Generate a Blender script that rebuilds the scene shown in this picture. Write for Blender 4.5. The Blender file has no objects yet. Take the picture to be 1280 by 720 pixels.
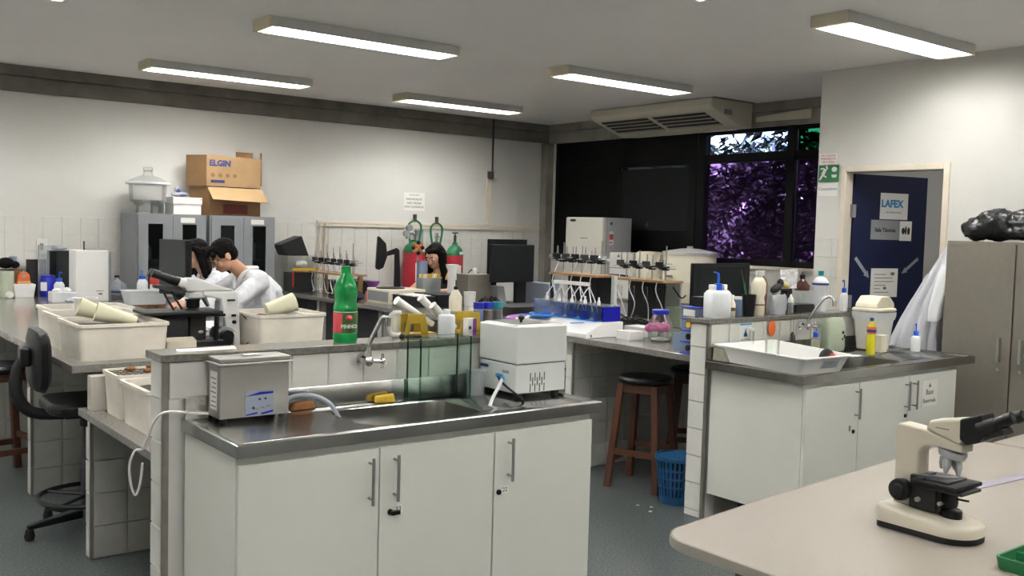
import bpy, bmesh, math, random
from mathutils import Matrix, Vector, Euler, noise
PI = math.pi
S = bpy.context.scene
COL = S.collection
random.seed(7)

# ---------------------------------------------------------------- camera, world, exposure
cam_d = bpy.data.cameras.new('camera'); cam = bpy.data.objects.new('camera', cam_d); COL.objects.link(cam)
cam_d.sensor_width = 36; cam_d.lens = 1211.5 * 36 / 1280; cam_d.clip_start = .05; cam_d.clip_end = 200
yaw, pitch, roll = -0.66437674, -0.06097192, 0.02690643
fw = Vector((-math.sin(yaw) * math.cos(pitch), math.cos(yaw) * math.cos(pitch), math.sin(pitch)))
rt = Vector((math.cos(yaw), math.sin(yaw), 0)); up = rt.cross(fw)
r2 = math.cos(roll) * rt + math.sin(roll) * up; u2 = -math.sin(roll) * rt + math.cos(roll) * up
cam.matrix_world = Matrix(((r2.x, u2.x, -fw.x, 0), (r2.y, u2.y, -fw.y, 0), (r2.z, u2.z, -fw.z, 1.6), (0, 0, 0, 1)))
S.camera = cam
S.view_settings.view_transform = 'Standard'; S.view_settings.look = 'None'
S.view_settings.gamma = 1; S.view_settings.use_curve_mapping = False
S.view_settings.exposure = 1.86
TUBE = 27.0            # emission strength of the fluorescent tubes
TUBE_COL = (1.0, 0.99, 0.97)
w = bpy.data.worlds.new('sky'); S.world = w; w.use_nodes = True
bg = w.node_tree.nodes['Background']
sky = w.node_tree.nodes.new('ShaderNodeTexSky'); sky.sky_type = 'NISHITA'; sky.sun_disc = False
sky.sun_elevation = math.radians(40); sky.sun_rotation = math.radians(120)
w.node_tree.links.new(sky.outputs[0], bg.inputs[0]); bg.inputs[1].default_value = 0.7
sd = bpy.data.lights.new('sun', 'SUN'); sd.energy = 150.0; sd.angle = .01; sun = bpy.data.objects.new('sun', sd); COL.objects.link(sun)
sun.rotation_euler = Vector((.35, -.75, -.56)).to_track_quat('-Z', 'Y').to_euler()

# ---------------------------------------------------------------- materials
def lin(c):
    if isinstance(c, str):
        c = tuple(int(c[i:i + 2], 16) / 255 for i in (0, 2, 4))
        return tuple((x / 12.92 if x <= .04045 else ((x + .055) / 1.055) ** 2.4) for x in c)
    return c
_m = {}
def mat(name, col='808080', rough=.5, metal=0., var=.1, scale=6., bump=0., emis=0., spec=.5, stretch=(1, 1, 1)):
    if name in _m: return _m[name]
    m = bpy.data.materials.new(name); m.use_nodes = True; n = m.node_tree.nodes; l = m.node_tree.links
    b = n['Principled BSDF']; c = lin(col)
    b.inputs['Roughness'].default_value = rough; b.inputs['Metallic'].default_value = metal
    b.inputs['Specular IOR Level'].default_value = spec
    tc = n.new('ShaderNodeTexCoord'); mp = n.new('ShaderNodeMapping'); mp.inputs['Scale'].default_value = stretch
    l.new(tc.outputs['Object'], mp.inputs[0])
    nz = n.new('ShaderNodeTexNoise'); nz.inputs['Scale'].default_value = scale; nz.inputs['Detail'].default_value = 4
    l.new(mp.outputs[0], nz.inputs['Vector'])
    rp = n.new('ShaderNodeValToRGB'); rp.color_ramp.elements[0].position = .3; rp.color_ramp.elements[1].position = .7
    rp.color_ramp.elements[0].color = tuple(x * (1 - var) for x in c) + (1,)
    rp.color_ramp.elements[1].color = tuple(min(1, x * (1 + var * .4)) for x in c) + (1,)
    l.new(nz.outputs[0], rp.inputs[0]); l.new(rp.outputs[0], b.inputs['Base Color'])
    if bump:
        bp = n.new('ShaderNodeBump'); bp.inputs['Strength'].default_value = bump; bp.inputs['Distance'].default_value = .01
        l.new(nz.outputs[0], bp.inputs['Height']); l.new(bp.outputs[0], b.inputs['Normal'])
    if emis:
        b.inputs['Emission Color'].default_value = c + (1,); b.inputs['Emission Strength'].default_value = emis
    _m[name] = m; return m
def glass(name, tint='ffffff', refl=.12, rough=.02, milky=0., mcol='ffffff'):
    """thin clear sheet: tinted see-through, reflecting more at grazing angles, optionally milky"""
    if name in _m: return _m[name]
    m = bpy.data.materials.new(name); m.use_nodes = True; n = m.node_tree.nodes; l = m.node_tree.links
    n.remove(n['Principled BSDF']); out = n['Material Output']
    t = n.new('ShaderNodeBsdfTransparent'); t.inputs[0].default_value = lin(tint) + (1,)
    base = t.outputs[0]
    if milky:
        d = n.new('ShaderNodeBsdfDiffuse'); nz = n.new('ShaderNodeTexNoise'); nz.inputs['Scale'].default_value = 9
        rp = n.new('ShaderNodeValToRGB'); c = lin(mcol)
        rp.color_ramp.elements[0].color = tuple(x * .85 for x in c) + (1,); rp.color_ramp.elements[1].color = c + (1,)
        l.new(nz.outputs[0], rp.inputs[0]); l.new(rp.outputs[0], d.inputs[0])
        mx = n.new('ShaderNodeMixShader'); mx.inputs[0].default_value = milky
        l.new(base, mx.inputs[1]); l.new(d.outputs[0], mx.inputs[2]); base = mx.outputs[0]
    g = n.new('ShaderNodeBsdfGlossy'); g.inputs['Roughness'].default_value = rough
    lw = n.new('ShaderNodeLayerWeight'); lw.inputs[0].default_value = refl * 2
    mm = n.new('ShaderNodeMath'); mm.operation = 'MULTIPLY'; mm.inputs[1].default_value = .6
    l.new(lw.outputs['Fresnel'], mm.inputs[0])
    m2 = n.new('ShaderNodeMixShader'); l.new(mm.outputs[0], m2.inputs[0]); l.new(base, m2.inputs[1]); l.new(g.outputs[0], m2.inputs[2])
    l.new(m2.outputs[0], out.inputs[0]); _m[name] = m; return m
def M(name):
    return _m[name]

# ---------------------------------------------------------------- mesh builder
class MB:
    def __init__(s): s.v = []; s.f = []
    def add(s, vs, fs, mx=None):
        o = len(s.v)
        s.v += [tuple(mx @ Vector(v)) if mx else tuple(v) for v in vs]
        s.f += [tuple(i + o for i in f) for f in fs]; return s
    def box(s, x0, x1, y0, y1, z0, z1, mx=None):
        vs = [(x, y, z) for z in (z0, z1) for y in (y0, y1) for x in (x0, x1)]
        return s.add(vs, [(0, 2, 3, 1), (4, 5, 7, 6), (0, 1, 5, 4), (2, 6, 7, 3), (0, 4, 6, 2), (1, 3, 7, 5)], mx)
    def hexa(s, b, t):                                   # four bottom corners, four top corners (ccw)
        return s.add(list(b) + list(t), [(3, 2, 1, 0), (4, 5, 6, 7), (0, 1, 5, 4), (1, 2, 6, 5), (2, 3, 7, 6), (3, 0, 4, 7)])
    def lathe(s, prof, c=(0, 0, 0), n=20, mx=None):
        vs = []; fs = []
        for r, z in prof:
            for k in range(n):
                a = 2 * PI * k / n; vs.append((c[0] + max(r, 1e-5) * math.cos(a), c[1] + max(r, 1e-5) * math.sin(a), c[2] + z))
        for j in range(len(prof) - 1):
            for k in range(n):
                fs.append((j * n + k, j * n + (k + 1) % n, (j + 1) * n + (k + 1) % n, (j + 1) * n + k))
        if prof[0][0] > 1e-4: fs.append(tuple(reversed(range(n))))
        if prof[-1][0] > 1e-4: fs.append(tuple(range((len(prof) - 1) * n, len(prof) * n)))
        return s.add(vs, fs, mx)
    def cyl(s, p0, p1, r0, r1=None, n=14):
        p0 = Vector(p0); p1 = Vector(p1); d = p1 - p0
        mx = Matrix.Translation(p0) @ d.to_track_quat('Z', 'Y').to_matrix().to_4x4()
        return s.lathe([(r0, 0), (r0 if r1 is None else r1, d.length)], (0, 0, 0), n, mx)
    def prism(s, poly, axis, a, b):                      # outline in the two other axes, swept from a to b
        def p(u, v, t): return {'x': (t, u, v), 'y': (u, t, v), 'z': (u, v, t)}[axis]
        n = len(poly); vs = [p(u, v, a) for u, v in poly] + [p(u, v, b) for u, v in poly]
        fs = [tuple(range(n)), tuple(reversed(range(n, 2 * n)))] + [(i, i + n, (i + 1) % n + n, (i + 1) % n) for i in range(n)]
        return s.add(vs, fs)
    def loft(s, rings, cap=True):
        n = len(rings[0]); vs = [p for r in rings for p in r]; fs = []
        for j in range(len(rings) - 1):
            for k in range(n): fs.append((j * n + k, j * n + (k + 1) % n, (j + 1) * n + (k + 1) % n, (j + 1) * n + k))
        if cap: fs += [tuple(reversed(range(n))), tuple(range((len(rings) - 1) * n, len(rings) * n))]
        return s.add(vs, fs)
    def tube(s, pts, r, n=8, sm=4):
        P = [Vector(p) for p in pts]
        if sm and len(P) > 2:
            Q = []
            for i in range(len(P) - 1):
                a, b, c, d = P[max(i - 1, 0)], P[i], P[i + 1], P[min(i + 2, len(P) - 1)]
                for k in range(sm):
                    t = k / sm
                    Q.append(.5 * ((2 * b) + (c - a) * t + (2 * a - 5 * b + 4 * c - d) * t * t + (3 * b - a - 3 * c + d) * t ** 3))
            P = Q + [P[-1]]
        rings = []; ref = None
        for i, p in enumerate(P):
            d = (P[min(i + 1, len(P) - 1)] - P[max(i - 1, 0)]).normalized()
            if ref is None: ref = d.orthogonal().normalized()
            ref = (ref - d * ref.dot(d)).normalized(); o = d.cross(ref)
            rr = r[min(i, len(r) - 1)] if isinstance(r, (list, tuple)) else r
            rings.append([tuple(p + rr * (math.cos(2 * PI * k / n) * ref + math.sin(2 * PI * k / n) * o)) for k in range(n)])
        return s.loft(rings)
    def ell(s, c, r, n=16, m=10, mx=None):
        if not isinstance(r, (tuple, list)): r = (r, r, r)
        vs = []; fs = []
        for j in range(m + 1):
            t = PI * j / m
            for k in range(n):
                a = 2 * PI * k / n; vs.append((c[0] + r[0] * max(math.sin(t), 1e-4) * math.cos(a), c[1] + r[1] * max(math.sin(t), 1e-4) * math.sin(a), c[2] - r[2] * math.cos(t)))
        for j in range(m):
            for k in range(n): fs.append((j * n + k, j * n + (k + 1) % n, (j + 1) * n + (k + 1) % n, (j + 1) * n + k))
        return s.add(vs, fs, mx)
    def limb(s, p0, p1, r0, r1):                         # tapered, round ended
        s.cyl(p0, p1, r0, r1, 14); s.ell(p0, r0, 14, 8); return s.ell(p1, r1, 14, 8)
def rrect(x0, x1, y0, y1, r, n=5):
    pts = []
    for cx, cy, a0 in ((x1 - r, y1 - r, 0), (x0 + r, y1 - r, 90), (x0 + r, y0 + r, 180), (x1 - r, y0 + r, 270)):
        for k in range(n + 1):
            a = math.radians(a0 + 90 * k / n); pts.append((cx + r * math.cos(a), cy + r * math.sin(a)))
    return pts
_meshes = {}
def link(name, mb, m, off=(0, 0, 0), smooth=False, bevel=0, seg=2):
    me = bpy.data.meshes.new(name); o0 = Vector(off)
    me.from_pydata([tuple(Vector(v) - o0) for v in mb.v], [], mb.f)
    bm = bmesh.new(); bm.from_mesh(me); bmesh.ops.recalc_face_normals(bm, faces=bm.faces); bm.to_mesh(me); bm.free()
    me.materials.append(m)
    o = bpy.data.objects.new(name, me); COL.objects.link(o)
    if smooth:
        for p in me.polygons: p.use_smooth = True
        me.set_sharp_from_angle(angle=math.radians(42))
    if bevel:
        b = o.modifiers.new('edge', 'BEVEL'); b.width = bevel; b.segments = seg; b.limit_method = 'ANGLE'; b.angle_limit = math.radians(40)
    return o
def base(o):
    v = Vector((0, 0, 0))
    while o: v += o.location; o = o.parent
    return v
def tag(o, label, cat, group=None):
    o['label'] = label; o['category'] = cat
    if group: o['group'] = group
    return o
def thing(name, label, cat, loc=(0, 0, 0), group=None):
    o = bpy.data.objects.new(name, None); COL.objects.link(o); o.empty_display_size = .1; o.location = loc
    return tag(o, label, cat, group)
def part(name, m, parent, mb, smooth=False, bevel=0, label=None, kind=None, seg=2):
    o = link(name, mb, m, base(parent), smooth, bevel, seg); o.parent = parent
    if label: o['label'] = label
    if kind: o['kind'] = kind
    return o
def single(name, label, cat, m, mb, smooth=False, bevel=0, group=None, seg=2):
    xs = [v[0] for v in mb.v]; ys = [v[1] for v in mb.v]; zs = [v[2] for v in mb.v]
    c = ((min(xs) + max(xs)) / 2, (min(ys) + max(ys)) / 2, min(zs))
    o = link(name, mb, m, c, smooth, bevel, seg); o.location = c
    return tag(o, label, cat, group)
def struct(name, m, mb, smooth=False, bevel=0):
    o = link(name, mb, m, (0, 0, 0), smooth, bevel); o['kind'] = 'structure'; return o
def dup(root, loc, rz=None, label=None, group=None):
    r = root.copy(); COL.objects.link(r); r.location = loc
    if rz is not None: r.rotation_euler = (0, 0, rz)
    if label: r['label'] = label
    if group: r['group'] = group
    for ch in list(root.children):
        c = ch.copy(); COL.objects.link(c); c.parent = r
        for g in ch.children:
            d = g.copy(); COL.objects.link(d); d.parent = c
    return r
_txt = {}
def text(parent, s, size, m, mx, name='lettering', align='CENTER', bold=0.):
    """flat lettering; mx maps text plane (x right, y up) to the world"""
    cu = bpy.data.curves.new('text', 'FONT'); cu.body = s; cu.size = size; cu.align_x = align; cu.align_y = 'CENTER'; cu.resolution_u = 2
    cu.extrude = .0003; cu.offset = bold
    to = bpy.data.objects.new('text', cu); COL.objects.link(to)
    dg = bpy.context.evaluated_depsgraph_get(); me = bpy.data.meshes.new_from_object(to.evaluated_get(dg))
    bpy.data.objects.remove(to); bpy.data.curves.remove(cu)
    me.transform(Matrix.Translation(-base(parent)) @ mx); me.materials.clear(); me.materials.append(m)
    o = bpy.data.objects.new(name, me); COL.objects.link(o); o.parent = parent; return o
def face(o, right, upv):                                   # matrix of a plane through o
    r = Vector(right).normalized(); u = Vector(upv).normalized(); n = r.cross(u)
    return Matrix(((r.x, u.x, n.x, o[0]), (r.y, u.y, n.y, o[1]), (r.z, u.z, n.z, o[2]), (0, 0, 0, 1)))
def fx(y, z, x): return face((x, y, z), (0, -1, 0), (0, 0, 1))     # plane facing -X
def fy(x, z, y): return face((x, y, z), (1, 0, 0), (0, 0, 1))      # plane facing -Y

# palette
mat('paint_white', 'cfcdc8', .55, var=.03, scale=2); mat('ceiling_white', 'efedea', .7, var=.03, scale=1.5)
mat('concrete', '77736b', .85, var=.3, scale=5, bump=.2); mat('concrete_light', '8f8b82', .85, var=.25, scale=4, bump=.2)
mat('tile_white', 'd3d2cc', .22, var=.03, scale=3); mat('tile_shaded', 'a6a59f', .3, var=.08, scale=3); mat('grout', 'b9b4aa', .8, var=.1)
mat('tile_wall', 'cccac4', .4, var=.03, scale=3); mat('grout_pale', 'c2beb5', .8, var=.05)
mat('alu_trim', '8d8a83', .4, .6, var=.1, scale=20); mat('granite', '75726b', .2, var=.35, scale=60, spec=.6)
mat('granite_dark', '807d77', .18, var=.25, scale=60)
mat('laminate_white', 'd3d3cb', .4, var=.03, scale=3); mat('steel', 'b4b3b0', .2, 1., var=.1, scale=3, stretch=(1, 20, 1))
mat('steel_brushed', 'a9a7a3', .36, 1., var=.08, scale=5); mat('chrome', 'd0d0d0', .08, 1., var=.03)
mat('handle_steel', 'a4a4a2', .35, .7, var=.05); mat('black_plastic', '111114', .4, var=.2, spec=.35); mat('black_matte', '121214', .6, var=.2)
mat('black_rubber', '0f0f10', .7, var=.2); mat('grey_plastic', '6d6e70', .45, var=.1); mat('dark_grey', '37383a', .5, var=.15)
mat('screen_dark', '3a3d3f', .25, var=.1); mat('white_plastic', 'dcdad4', .35, var=.04); mat('white_bright', 'e6e5e2', .4, var=.03)
mat('cream_plastic', 'dcd5c0', .45, var=.05); mat('bin_cream', 'ddd6ca', .5, var=.16, scale=6); mat('print_maroon', '6b302b', .7, var=.1); mat('soil_dark', '3a352e', .95, var=.5, scale=60, bump=.6)
mat('soil_brown', '8a6a48', .95, var=.45, scale=50, bump=.6); mat('wire', '6b675f', .4, .8, var=.2)
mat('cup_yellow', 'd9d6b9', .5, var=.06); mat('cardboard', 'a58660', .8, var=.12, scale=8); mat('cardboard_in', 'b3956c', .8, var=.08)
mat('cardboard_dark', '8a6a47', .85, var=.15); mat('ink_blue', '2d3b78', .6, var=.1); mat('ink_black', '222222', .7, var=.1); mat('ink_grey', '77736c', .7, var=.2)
mat('ink_red', 'b0282c', .6, var=.1); mat('paper', 'e2e0da', .7, var=.03); mat('paper_grey', '8d9092', .5, var=.05)
mat('locker_grey', '7f796f', .5, var=.05, scale=30); mat('cabinet_grey', '84868a', .45, var=.06, scale=4)
mat('wood_leg', '54301d', .5, var=.35, scale=5, stretch=(6, 6, 1)); mat('wood_ply', 'a48259', .6, var=.2, scale=6, stretch=(8, 1, 1))
mat('frame_cream', 'd9cfbd', .5, var=.04); mat('door_blue', '151d3e', .55, var=.1, scale=10, spec=.25); mat('sign_green', '1d6b3c', .5, var=.05)
mat('blue_cap', '1f5bd0', .4, var=.05); mat('blue_deep', '1a2bb0', .35, var=.05); mat('blue_dark', '15179a', .25, var=.05); mat('blue_basket', '164c78', .45, var=.08)
mat('teal_cap', '1f8f96', .4, var=.05); mat('yellow_plastic', 'd2a526', .45, var=.06); mat('yellow_olive', 'b79a2a', .5, var=.06)
mat('green_bottle', '178a44', .08, var=.08); mat('label_red', 'cf4a52', .5, var=.05); mat('label_green', '3f6b2e', .5, var=.3, scale=40)
mat('gas_green', '1f6b45', .4, var=.08); mat('gas_red', 'b02a3a', .4, var=.08); mat('amber', '4a2312', .12, var=.2); mat('brown_plastic', '6e4a38', .4, var=.08)
mat('pink', 'e070a8', .5, var=.15, scale=20); mat('purple', '8a4a9c', .6, var=.2); mat('orange', 'd9692f', .5, var=.1); mat('lime', 'b9d22f', .6, var=.15)
mat('skin', 'b98a6d', .5, var=.08, scale=20); mat('skin_light', 'c99d84', .5, var=.08, scale=20); mat('hair_black', '0d0a09', .75, var=.3, scale=40, spec=.15); mat('hair_brown', '130d0c', .75, var=.3, scale=40, spec=.15)
mat('lip', '9a5f52', .5, var=.1); mat('eye_white', 'e0ddd8', .3, var=.02)
mat('coat_white', 'd2d3d6', .75, var=.05, scale=5, bump=.05); mat('coat_darker', 'c3c4ca', .75, var=.06, scale=5); mat('cloth_dark', '1c1c22', .8, var=.2); mat('jeans', '2f3a55', .8, var=.15)
mat('table_laminate', '958d83', .45, var=.06, scale=160); mat('table_edge', '8d877f', .5, var=.04); mat('scope_cream', 'c2bbaa', .3, var=.03); mat('scope_white', 'd8d8d6', .35, var=.03); mat('scope_grey', '9b9c9e', .4, var=.04)
mat('bag_black', '16181a', .36, var=.2, scale=9); mat('sponge', 'd3ae35', .9, var=.15, scale=60, bump=.5); mat('sponge_brown', '8a5a30', .9, var=.2, scale=60, bump=.5)
mat('foil', 'cdcdce', .3, .35, var=.3, scale=40, bump=.8); mat('leaf', '353b33', .22, var=.6, scale=3, spec=.9); mat('bark', '4a4038', .9, var=.3); mat('drop_blue', '2a8fc4', .5, var=.05); mat('hose_grey', '8f949b', .4, var=.05)
mat('stone', '9a9888', .8, var=.2, scale=30); mat('liquid_yellow', 'd8cf2a', .1, var=.05); mat('liquid_blue', '1f3fc4', .1, var=.08); mat('liquid_cyan', '2f7fd8', .1, var=.08)
mat('liquid_lemon', 'c9c06a', .2, var=.05); mat('ac_cream', 'cfc9b8', .5, var=.05); mat('lamp_cream', 'd6cdb4', .5, var=.05); mat('lamp_housing', 'c9c9c6', .4, var=.03)
mat('frame_black', '060607', .6, var=.1, spec=.2); mat('film_black', '050506', .5, var=.1, spec=.15); mat('film_grey', '191c1d', .6, var=.1, spec=.2)
mat('fridge_white', 'cfccc2', .35, var=.03); mat('fridge_grey', 'b4b4b6', .4, var=.03); mat('vent_dark', '222222', .6, var=.1); mat('panel_grey', '8a93a3', .3, var=.05); mat('bath_grey', 'cfd1ce', .45, var=.03)
_t = mat('tube_light', 'ffffff', .5, var=0); _b = _t.node_tree.nodes['Principled BSDF']
_b.inputs['Emission Color'].default_value = TUBE_COL + (1,); _b.inputs['Emission Strength'].default_value = TUBE
glass('clear_glass', 'fafcfa', .15); glass('green_glass', 'f8fcfa', .05); glass('desiccator_glass', 'ffffff', .10, .05, .10, 'dfe6e2'); glass('green_edge', '8fc4b4', .1, milky=.3, mcol='2f6a5c')
glass('pane_purple', '9c84ae', .06, .02, .22, '4e3f58'); glass('pane_clear', 'c8cfe2', .06); glass('pane_green', '3d6f5c', .06); glass('pane_dark', '3a3d40', .12)
glass('plastic_clear', 'eef1f2', .12, .15, .28, 'dfe3e6'); glass('plastic_milky', 'e6e8ea', .1, .25, .88, 'eef0f2'); glass('plastic_blueish', 'c9d6ea', .1, .15, .4, 'aebfdb')
glass('bag_plastic', 'eef1f4', .2, .15, .45, 'dfe3e8'); glass('cabinet_glass', 'c4c8ca', .15); glass('amber_glass', '6a3416', .2, .05, .35, '4a2312'); glass('plastic_green', 'eaf2e2', .15, .2, .5, 'dfe8d2'); glass('ruler_clear', 'f0eef4', .15, .1, .45, 'd6d2e0'); glass('jar_tint', 'eef3f0', .18, .02, .06)
glass('bath_blue', 'e2eafa', .12, .05, .05, 'a9c0ee')
# floor: speckled blue-grey
def floor_mat():
    m = mat('floor_speckle', '5e686d', .32, var=.1, scale=2); n = m.node_tree.nodes; l = m.node_tree.links; b = n['Principled BSDF']
    v = n.new('ShaderNodeTexNoise'); v.inputs['Scale'].default_value = 90; v.inputs['Detail'].default_value = 2
    tc = n.new('ShaderNodeTexCoord'); l.new(tc.outputs['Object'], v.inputs['Vector'])
    r = n.new('ShaderNodeValToRGB'); r.color_ramp.elements[0].position = .42; r.color_ramp.elements[1].position = .62
    r.color_ramp.elements[0].color = lin('363d3f') + (1,); r.color_ramp.elements[1].color = lin('5f6462') + (1,)
    l.new(v.outputs[0], r.inputs[0]); l.new(r.outputs[0], b.inputs['Base Color']); return m
floor_mat()
# ---------------------------------------------------------------- the room
YB, XW, XR, ZC = 9.32, 7.81, 6.59, 2.89
struct('floor', M('floor_speckle'), MB().box(-3, 9, -2.2, YB + .2, -.1, 0))
struct('ceiling', M('ceiling_white'), MB().box(-3, 9, -2.2, YB + .2, ZC, ZC + .1))
wall_back = struct('wall_back', M('paint_white'), MB().box(-3, XW, YB, YB + .15, 0, ZC))
struct('wall_left', M('paint_white'), MB().box(-3.15, -3, -2.2, YB, 0, ZC))
struct('wall_front', M('paint_white'), MB().box(-3, 9, -2.35, -2.2, 0, ZC))
# the wall with the door: opening Y 3.53-4.30, 2.10 high
b = MB().box(XR, XR + .14, 4.31, 4.56, 0, ZC).box(XR, XR + .14, 3.52, 4.31, 2.11, ZC).box(XR, XR + .14, -2.2, 3.52, 0, ZC)
b.box(XR + .14, XW, 4.44, 4.56, 0, ZC)
wall_right = struct('wall_right', M('paint_white'), b)
struct('wall_side_room', M('paint_white'), MB().box(8.75, 8.85, 1.2, 4.5, 0, ZC).box(XR + .14, 8.75, 1.1, 1.2, 0, ZC).box(XW, 8.75, 4.44, 4.56, 0, ZC))
# window wall: parapet, and lintel behind the concrete beam
wall_window = struct('wall_window', M('paint_white'), MB().box(XW, XW + .15, 4.56, YB, 0, 1.27).box(XW, XW + .15, 4.56, YB, 2.66, ZC).box(XW, XW + .15, 9.17, YB, 1.27, 2.66))
struct('trim_1', M('concrete'), MB().box(-3, XW, YB - .035, YB, 2.668, 2.795).box(-3, XW, YB - .06, YB, 2.80, ZC))        # beam on the back wall, step half way up
struct('trim_2', M('concrete_light'), MB().box(XW - .035, XW, 4.56, YB - .06, 2.66, 2.795).box(XW - .05, XW, 4.56, YB - .06, 2.80, ZC))
struct('trim_3', M('concrete_light'), MB().box(XW - .11, XW - .002, YB - .12, YB - .002, 0, 2.66), bevel=.006)               # pilaster in the corner
struct('trim_4', M('frame_cream'), MB().box(XW - .05, XW + .02, 4.56, 9.18, 1.27, 1.30), bevel=.004)                        # window sill

_tm = {}
def tiles(parent, o, facing, cols, rows, m='tile_white', t=.007):
    """o = lower start corner; cols and rows = lists of widths and heights; facing '-y' or '-x'"""
    if m not in _tm:
        a, c = (.496, .490) if m == 'tile_wall' else (.488, .475)
        vs = [(-a, 0, -a), (a, 0, -a), (a, 0, a), (-a, 0, a), (-c, -1, -c), (c, -1, -c), (c, -1, c), (-c, -1, c)]
        me = bpy.data.meshes.new('tile'); me.from_pydata(vs, [], [(4, 5, 6, 7), (0, 1, 5, 4), (1, 2, 6, 5), (2, 3, 7, 6), (3, 0, 4, 7)])
        me.materials.append(M(m)); _tm[m] = me
    pb = base(parent); z = o[2]
    for h in rows:
        u = 0
        for wd in cols:
            ob = bpy.data.objects.new('tile', _tm[m]); COL.objects.link(ob); ob.parent = parent
            c = Vector((o[0] + u + wd / 2, o[1], z + h / 2)) if facing == '-y' else Vector((o[0], o[1] - u - wd / 2, z + h / 2))
            ob.location = c - pb; ob.scale = (wd, t * random.uniform(.85, 1.15), h)
            if facing == '-x': ob.rotation_euler = (0, 0, -PI / 2)
            u += wd
        z += h
T = .155
tiles(wall_back, (1.55, YB - .0005, 1.6 - 5 * T), '-y', [T] * 39, [T] * 5, 'tile_wall', .004)
tiles(wall_window, (XW - .0005, 9.18, 1.27 - 2 * T), '-x', [T] * 5, [T] * 2, 'tile_wall', .004)
tiles(wall_window, (XW - .0005, 6.45, 1.27 - 2 * T), '-x', [T] * 8, [T] * 2, 'tile_wall', .004)
tiles(wall_right, (XR - .0005, 4.555, 1.6 - 5 * T), '-x', [T], [T] * 5, 'tile_white', .006)
tiles(wall_right, (XR - .0005, 4.555 - T, 1.6 - 5 * T), '-x', [.055], [T] * 5, 'tile_white', .006)

# windows: black frames, glass panes, the left half blacked out from inside
def pane(x, y0, y1, z0, z1, m, parent, name='pane', t=.006): return part(name, M(m), parent, MB().box(x, x + t, y0, y1, z0, z1))
def window(name, y0, y1, mull, panes):
    b = MB(); x0, x1 = XW + .02, XW + .08
    for z0, z1 in ((1.30, 1.36), (2.62, 2.66), (2.33, 2.42)): b.box(x0, x1, y0, y1, z0, z1)
    for y, wd in mull: b.box(x0 - .01, x1 + .01, y - wd, y + wd, 1.30, 2.66)
    o = struct(name, M('frame_black'), b)
    for a in panes: pane(x0 + .03, *a, o)
    return o
w1 = window('window_1', 6.90, 9.17, [(9.14, .03), (8.04, .05), (6.95, .05)],
            [(8.07, 9.12, 2.4, 2.64, 'pane_dark'), (6.97, 8.0, 2.4, 2.64, 'pane_dark'), (8.07, 9.12, 1.33, 2.36, 'pane_dark'), (6.97, 8.0, 1.33, 2.36, 'pane_dark')])
part('blackout_panel', M('film_black'), w1, MB().box(XW + .015, XW + .019, 8.09, 9.1, 1.36, 2.33).box(XW + .015, XW + .019, 8.09, 9.1, 2.42, 2.62).box(XW + .015, XW + .019, 7.0, 7.99, 2.42, 2.62))
part('blackout_board', M('film_grey'), w1, MB().box(XW + .010, XW + .019, 7.0, 7.99, 1.62, 2.30), label='dark grey board behind the glass')
part('blackout_panel', M('film_black'), w1, MB().box(XW + .015, XW + .019, 7.0, 7.99, 1.36, 1.615))
w2 = window('window_2', 4.60, 6.88, [(6.83, .05), (5.72, .045), (4.65, .05)],
            [(5.76, 6.78, 2.42, 2.62, 'pane_clear'), (4.7, 5.67, 2.42, 2.62, 'pane_green'), (5.76, 6.78, 1.36, 2.33, 'pane_purple'), (4.7, 5.67, 1.36, 2.33, 'pane_purple')])

# door frame and door leaf, swung into the side room
b = MB().box(XR - .015, XR + .15, 4.30, 4.345, 0, 2.145).box(XR - .015, XR + .15, 3.485, 3.53, 0, 2.145).box(XR - .015, XR + .15, 3.53, 4.30, 2.10, 2.145)
struct('trim_5', M('frame_cream'), b, bevel=.004)
ang = math.radians(-14.5)
door = bpy.data.objects.new('door_1', None); COL.objects.link(door); door['kind'] = 'structure'; door.location = (6.66, 4.285, .008)
DL = .76                                                     # leaf built along +x from the hinge, room side facing -y
def dpart(n, m, b, **k):
    o = link(n, b, M(m), (0, 0, 0), **k); o.parent = door; return o
dpart('leaf', 'door_blue', MB().box(0.01, DL, 0, .035, 0, 2.085), bevel=.002)
for z in (.25, 1.05, 1.75): dpart('hinge', 'handle_steel', MB().box(-.012, .03, -.006, .012, z, z + .1).cyl((-.004, -.008, z), (-.004, -.008, z + .1), .008))
def dpanel(n, m, x0, x1, z0, z1, t=.002): return dpart(n, m, MB().box(x0, x1, -t, 0, z0, z1))
# sheets on the leaf
p1 = dpanel('poster', 'white_bright', .275, .56, 1.745, 1.95); p1['label'] = 'white sheet with blue lettering'
p2 = dpanel('door_plate', 'paper_grey', .19, .485, 1.585, 1.738, .003); p2['label'] = 'grey plate with room name'
p3 = dpanel('door_plate', 'paper', .487, .61, 1.58, 1.735, .003); p3['label'] = 'white plate with dark emblem'
p4 = dpanel('notice', 'paper', .215, .49, 1.135, 1.36); p4['label'] = 'white notice sheet'
def arrow(x0, z0, x1, z1, w):
    d = Vector((x1 - x0, z1 - z0)); L = d.length; d.normalize(); q = Vector((-d.y, d.x)); o = Vector((x0, z0))
    pts = [o - q * w, o + q * w, o + d * (L - .05) + q * w, o + d * (L - .055) + q * w * 2, o + d * L, o + d * (L - .055) - q * w * 2, o + d * (L - .05) - q * w]
    dpart('arrow', 'paper_grey', MB().prism([tuple(p) for p in pts], 'y', -.002, 0))
arrow(.05, 1.44, .195, 1.285, .014); arrow(.695, 1.44, .53, 1.32, .012)
def dtx(s, size, m, x, z, bold=0.):
    mx = face((x, -.0035, z), (1, 0, 0), (0, 0, 1))
    return text(door, s, size, M(m), Matrix.Translation(door.location) @ mx, bold=bold)
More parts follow.
